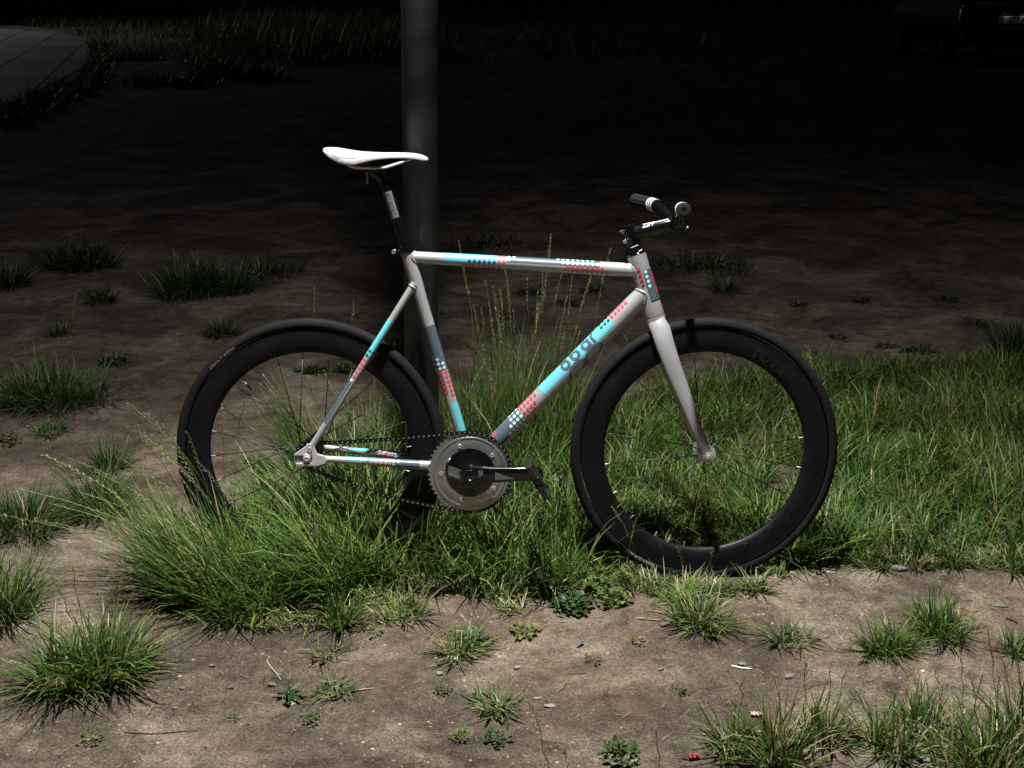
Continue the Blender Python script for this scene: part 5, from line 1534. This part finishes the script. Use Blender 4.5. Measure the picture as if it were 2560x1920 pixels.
# crankset
CA = R(2.5)
SPN = Vector((-.1035, 0, .2955))
sp_o = MB().add(*lathe_y([(.0001, -.070), (.0130, -.070), (.0150, -.066), (.0220, -.060), (.0300, -.0545), (.0540, -.0495), (.0610, -.0480), (.0615, -.0462), (.0610, -.0440), (.0001, -.0440)], 64, SPN)).build('spider', M['gloss'], bike)
def crank(sd):
    y_ = sd * .080
    d_ = Vector((math.cos(CA), 0, math.sin(CA))) * (-sd); z_ = Vector((-d_.z, 0, d_.x)) * 1.0
    if z_.z < 0: z_ = -z_
    y0s = sd * .068
    pth = [SPN + d_ * -.021 + Vector((0, y0s, 0)), SPN + d_ * -.014 + Vector((0, y0s + sd * .002, 0)), SPN + d_ * .0 + Vector((0, y0s + sd * .003, 0)), SPN + d_ * .05 + Vector((0, y_ - sd * .004, 0)), SPN + d_ * .10 + Vector((0, y_, 0)), SPN + d_ * .155 + Vector((0, y_ + sd * .004, 0)), SPN + d_ * .172 + Vector((0, y_ + sd * .004, 0)), SPN + d_ * .180 + Vector((0, y_ + sd * .004, 0))]
    rr = [(.010, .006), (.019, .012), (.0235, .014), (.0205, .012), (.0180, .0105), (.0172, .0095), (.0150, .0085), (.006, .004)]
    V_, F_ = [], []
    n_ = 20
    for p, (ra, rb) in zip(pth, rr):
        for k_ in range(n_):
            a = 2 * PI * k_ / n_
            ca__, sa__ = math.cos(a), math.sin(a)
            V_.append(p + z_ * (ra * math.copysign(abs(sa__) ** .45, sa__)) + Vector((0, rb * math.copysign(abs(ca__) ** .45, ca__), 0)))
    for i_ in range(len(pth) - 1):
        for k_ in range(n_):
            k2 = (k_ + 1) % n_
            F_.append((i_ * n_ + k_, i_ * n_ + k2, (i_ + 1) * n_ + k2, (i_ + 1) * n_ + k_))
    F_ += [tuple(range(n_)), tuple((len(pth) - 1) * n_ + k_ for k_ in range(n_))]
    o = obj('crank_arm', V_, F_, M['gloss'], bike, True, 45); bmfix(o)
    return o, d_, z_, SPN + d_ * .165 + Vector((0, y_ + sd * .004, 0))
ka, kd, kz, kp = crank(-1)
kb, kd2, kz2, kp2 = crank(1)
MB().add(*lathe_y([(.0105, -.0860), (.0125, -.0866), (.0155, -.0862), (.0165, -.0845), (.0165, -.078)], 36, SPN)).add(*lathe_y([(.0001, -.0835), (.0080, -.0835), (.0105, -.0862)], 36, SPN)).build('crank_bolt', M['satin'], ka)
def flat(pts, y, m, parent, name):
    return obj(name, [(x, y, z) for x, z in pts], [tuple(range(len(pts)))], M[m], parent, False)
def kpt(a, b_): v = SPN + kd * a + kz * b_; return (v.x, v.z)
flat([kpt(.062, .0100), kpt(.110, -.0095), kpt(.062, -.0105)], -.0925, 'crankgrey', ka, 'grey_wedge')
flat([kpt(.020, .0150), kpt(.032, .0135), kpt(.032, .0035), kpt(.0225, -.0040)], -.0868, 'crankgrey', ka, 'grey_wedge')
def spy(q): return -float(np.interp(q, [.013, .015, .022, .030, .054, .061], [.070, .066, .060, .0545, .0495, .048])) - .0006
mb = MB()
for (p_, q_) in (((-.0225, .0185), (-.0590, .0205)), ):
    n_ = 8
    V_ = []
    for i_ in range(n_ + 1):
        f_ = i_ / n_; r_ = .0235 + (.0575 - .0235) * f_
        for a in (158 + 4 * f_, 196 - 14 * f_ + 6):
            V_.append((SPN.x + r_ * math.cos(R(a)), spy(r_) , SPN.z + r_ * math.sin(R(a))))
    mb.add(V_, [(2 * i_, 2 * i_ + 1, 2 * i_ + 3, 2 * i_ + 2) for i_ in range(n_)])
mb.build('grey_wedge', M['crankgrey'], sp_o)
def spt(x, y, wd):
    a = R(-27); bx_, bz_ = -.0545, -.0045
    u, v = bx_ + x * math.cos(a) - y * math.sin(a), bz_ + x * math.sin(a) + y * math.cos(a)
    r_ = math.hypot(u, v)
    return (SPN.x + u, spy(r_) - .0004, SPN.z + v)
text_on('lettering', 'omnium', .0145, spt, 'print', sp_o, .2, .0002)
# pedals
def pedal(c, sd, ang):
    o_ = MB()
    Rm = Matrix.Rotation(R(-ang), 3, 'Y')
    o_.add(*lathe_y([(.0001, -.008), (.0075, -.008), (.0075, .008), (.0055, .010), (.0050, .095), (.0001, .096)] if sd > 0 else [(.0001, -.096), (.0050, -.095), (.0055, -.010), (.0075, -.008), (.0075, .008), (.0001, .008)], 20, c))
    pd_ = o_.build('pedal', M['satin'], bike); bmfix(pd_)
    y0_, y1_ = .018, .094
    def bx(x0, x1, ya, yb, z0, z1):
        m_ = MB(); cc = Vector(((x0 + x1) / 2, sd * (ya + yb) / 2, (z0 + z1) / 2))
        m_.box(c + Rm @ cc, (x1 - x0, abs(yb - ya), z1 - z0), Rm); return m_
    bx(-.043, .043, y1_ - .004, y1_, -.0075, .0075).build('cage_plate', M['grip'], pd_, bevel=.002)
    bx(-.043, .043, y0_, y0_ + .004, -.0075, .0075).build('cage_plate', M['grip'], pd_, bevel=.002)
    bx(-.046, -.040, y0_, y1_, -.009, .009).build('cage_bar', M['grip'], pd_, bevel=.002)
    bx(.040, .046, y0_, y1_, -.009, .009).build('cage_bar', M['grip'], pd_, bevel=.002)
    bx(-.014, .014, y0_, y1_, -.010, .010).build('pedal_body', M['satin'], pd_, bevel=.003)
    return pd_
pedal(kp, -1, -61)
pedal(kp2, 1, 88)

# ------------------------------------------------------------------ dark car far behind, cut by the right and top edges
car = empty('parked_car', (7.86, 17.75, 0))
tag(car, 'dark parked car seen from behind in the upper right corner', 'car')
M['carpaint'] = mat('black_car_paint', (.004, .004, .005), .3, 0, .3, .1)
M['carglass'] = mat('dark_glass', (.006, .006, .007), .05, 0, 0)
M['taillamp'] = mat('tail_lamp_red', (.03, .003, .003), .12, 0, .5)
M['plate'] = mat('plate_white', (.62, .60, .58), .5)
M['carplastic'] = mat('bumper_plastic', (.006, .006, .0065), .7)
secs = [(0.00, .48, .80, .98), (.06, .36, .86, 1.04), (.30, .30, .88, 1.08), (1.2, .28, .89, 1.06), (2.6, .28, .89, 1.02), (3.6, .30, .87, .92), (4.1, .38, .80, .78)]
V_, F_ = [], []
for (y, z0, hw, z1) in secs:
    V_ += [(-hw * .92, y, z0), (-hw, y, z0 + .16), (-hw, y, z1 - .16), (-hw * .93, y, z1), (hw * .93, y, z1), (hw, y, z1 - .16), (hw, y, z0 + .16), (hw * .92, y, z0)]
for i_ in range(len(secs) - 1):
    for k_ in range(8):
        k2 = (k_ + 1) % 8
        F_.append((i_ * 8 + k_, i_ * 8 + k2, (i_ + 1) * 8 + k2, (i_ + 1) * 8 + k_))
F_ += [tuple(range(8)), tuple((len(secs) - 1) * 8 + k_ for k_ in range(8))]
bd = obj('body', V_, F_, M['carpaint'], car, True, 30); bmfix(bd)
m_ = bd.modifiers.new('bevel', 'BEVEL'); m_.width = .04; m_.segments = 3
V_, F_ = [], []
for (y, z, hw) in [(.10, 1.02, .80), (.42, 1.50, .66), (1.9, 1.54, .66), (2.75, 1.0, .78)]:
    V_ += [(-hw, y, z), (hw, y, z)]
V_ += [(-.82, .12, .98), (.82, .12, .98), (-.82, 2.8, .96), (.82, 2.8, .96)]
cabf = [(0, 1, 3, 2), (2, 3, 5, 4), (4, 5, 7, 6), (0, 2, 4, 6), (1, 7, 5, 3), (0, 6, 10, 8), (1, 9, 11, 7), (0, 8, 9, 1), (6, 7, 11, 10), (8, 10, 11, 9)]
cb = obj('cabin', V_, cabf, M['carpaint'], car, True, 30); bmfix(cb)
obj('rear_window', [(-.66, .145, 1.10), (.66, .145, 1.10), (.56, .385, 1.46), (-.56, .385, 1.46)], [(0, 1, 2, 3)], M['carglass'], car, False).location.y = -.006
MB().box((0, -.03, .50), (1.70, .16, .24)).build('bumper', M['carplastic'], car, bevel=.04)
for sd in (-1, 1):
    MB().box((sd * .78, .02, .88), (.16, .10, .24)).build('tail_lamp', M['taillamp'], car, bevel=.02)
    MB().box((sd * .62, -.113, .50), (.16, .012, .05)).build('reflector', M['taillamp'], car, bevel=.004)
    for yy in (.85, 3.35):
        wm = MB()
        pr_ = [(.20, -.10), (.31, -.10), (.33, -.07), (.33, .07), (.31, .10), (.20, .10)]
        V_, F_ = lathe_y(pr_, 40)
        V_ = [(sd * .78 + v[1], yy + v[0], .33 + v[2]) for v in V_]
        tw_ = obj('wheel', V_, F_, M['rubber'], car); bmfix(tw_)
        V_, F_ = lathe_y([(.0001, -.08), (.08, -.085), (.19, -.075), (.205, -.09), (.205, .09), (.19, .075), (.0001, .08)], 40)
        V_ = [(sd * .78 + v[1], yy + v[0], .33 + v[2]) for v in V_]
        tr_ = obj('hubcap', V_, F_, M['carplastic'], tw_); bmfix(tr_)
MB().add(*sweep([(-.45, -.06, .33), (-.45, .4, .33)], .028, 16)).build('exhaust', M['carplastic'], car)
MB().box((0, -.012, .86), (.60, .03, .05)).build('plate_trim', M['carplastic'], car, bevel=.01)
plo = MB().box((-.02, -.022, .720), (.530, .012, .112)).build('number_plate', M['plate'], car, bevel=.004)
def pl_txt(x0, z0):
    return lambda x, y, wd: (x0 + x, -.0295, z0 + y)
text_on('digits', '573', .118, pl_txt(-.135, .682), 'darkprint', plo, 0, .004)
text_on('digits', 'A', .118, pl_txt(.07, .682), 'darkprint', plo, 0, .003)
text_on('region_code', '01', .060, pl_txt(-.262, .724), 'darkprint', plo, 0, .002)
text_on('region_code', 'KG', .044, pl_txt(-.262, .680), 'darkprint', plo, 0, .001)
lampm = bpy.data.materials.new('added_plate_glow'); lampm.use_nodes = True  # added glow, guessed as plate lamps, to brighten the number plate
lb_ = lampm.node_tree.nodes['Principled BSDF']; lb_.inputs['Emission Color'].default_value = (1, .93, .9, 1); lb_.inputs['Emission Strength'].default_value = 6
for sd in (-1, 1):
    MB().box((-.02 + sd * .13, -.048, .828), (.05, .022, .008)).build('added_plate_lamp', lampm, car, False)
MB().box((-.02, -.045, .842), (.40, .06, .018)).box((-.02, -.070, .831), (.40, .010, .030)).build('added_lamp_hood', M['carplastic'], car, bevel=.004)  # added hood, hides the added glowing boxes from the camera
flat_ = MB().box((-.155, -.0288, .72), (.003, .001, .10)).build('plate_divider', M['darkprint'], plo, False)
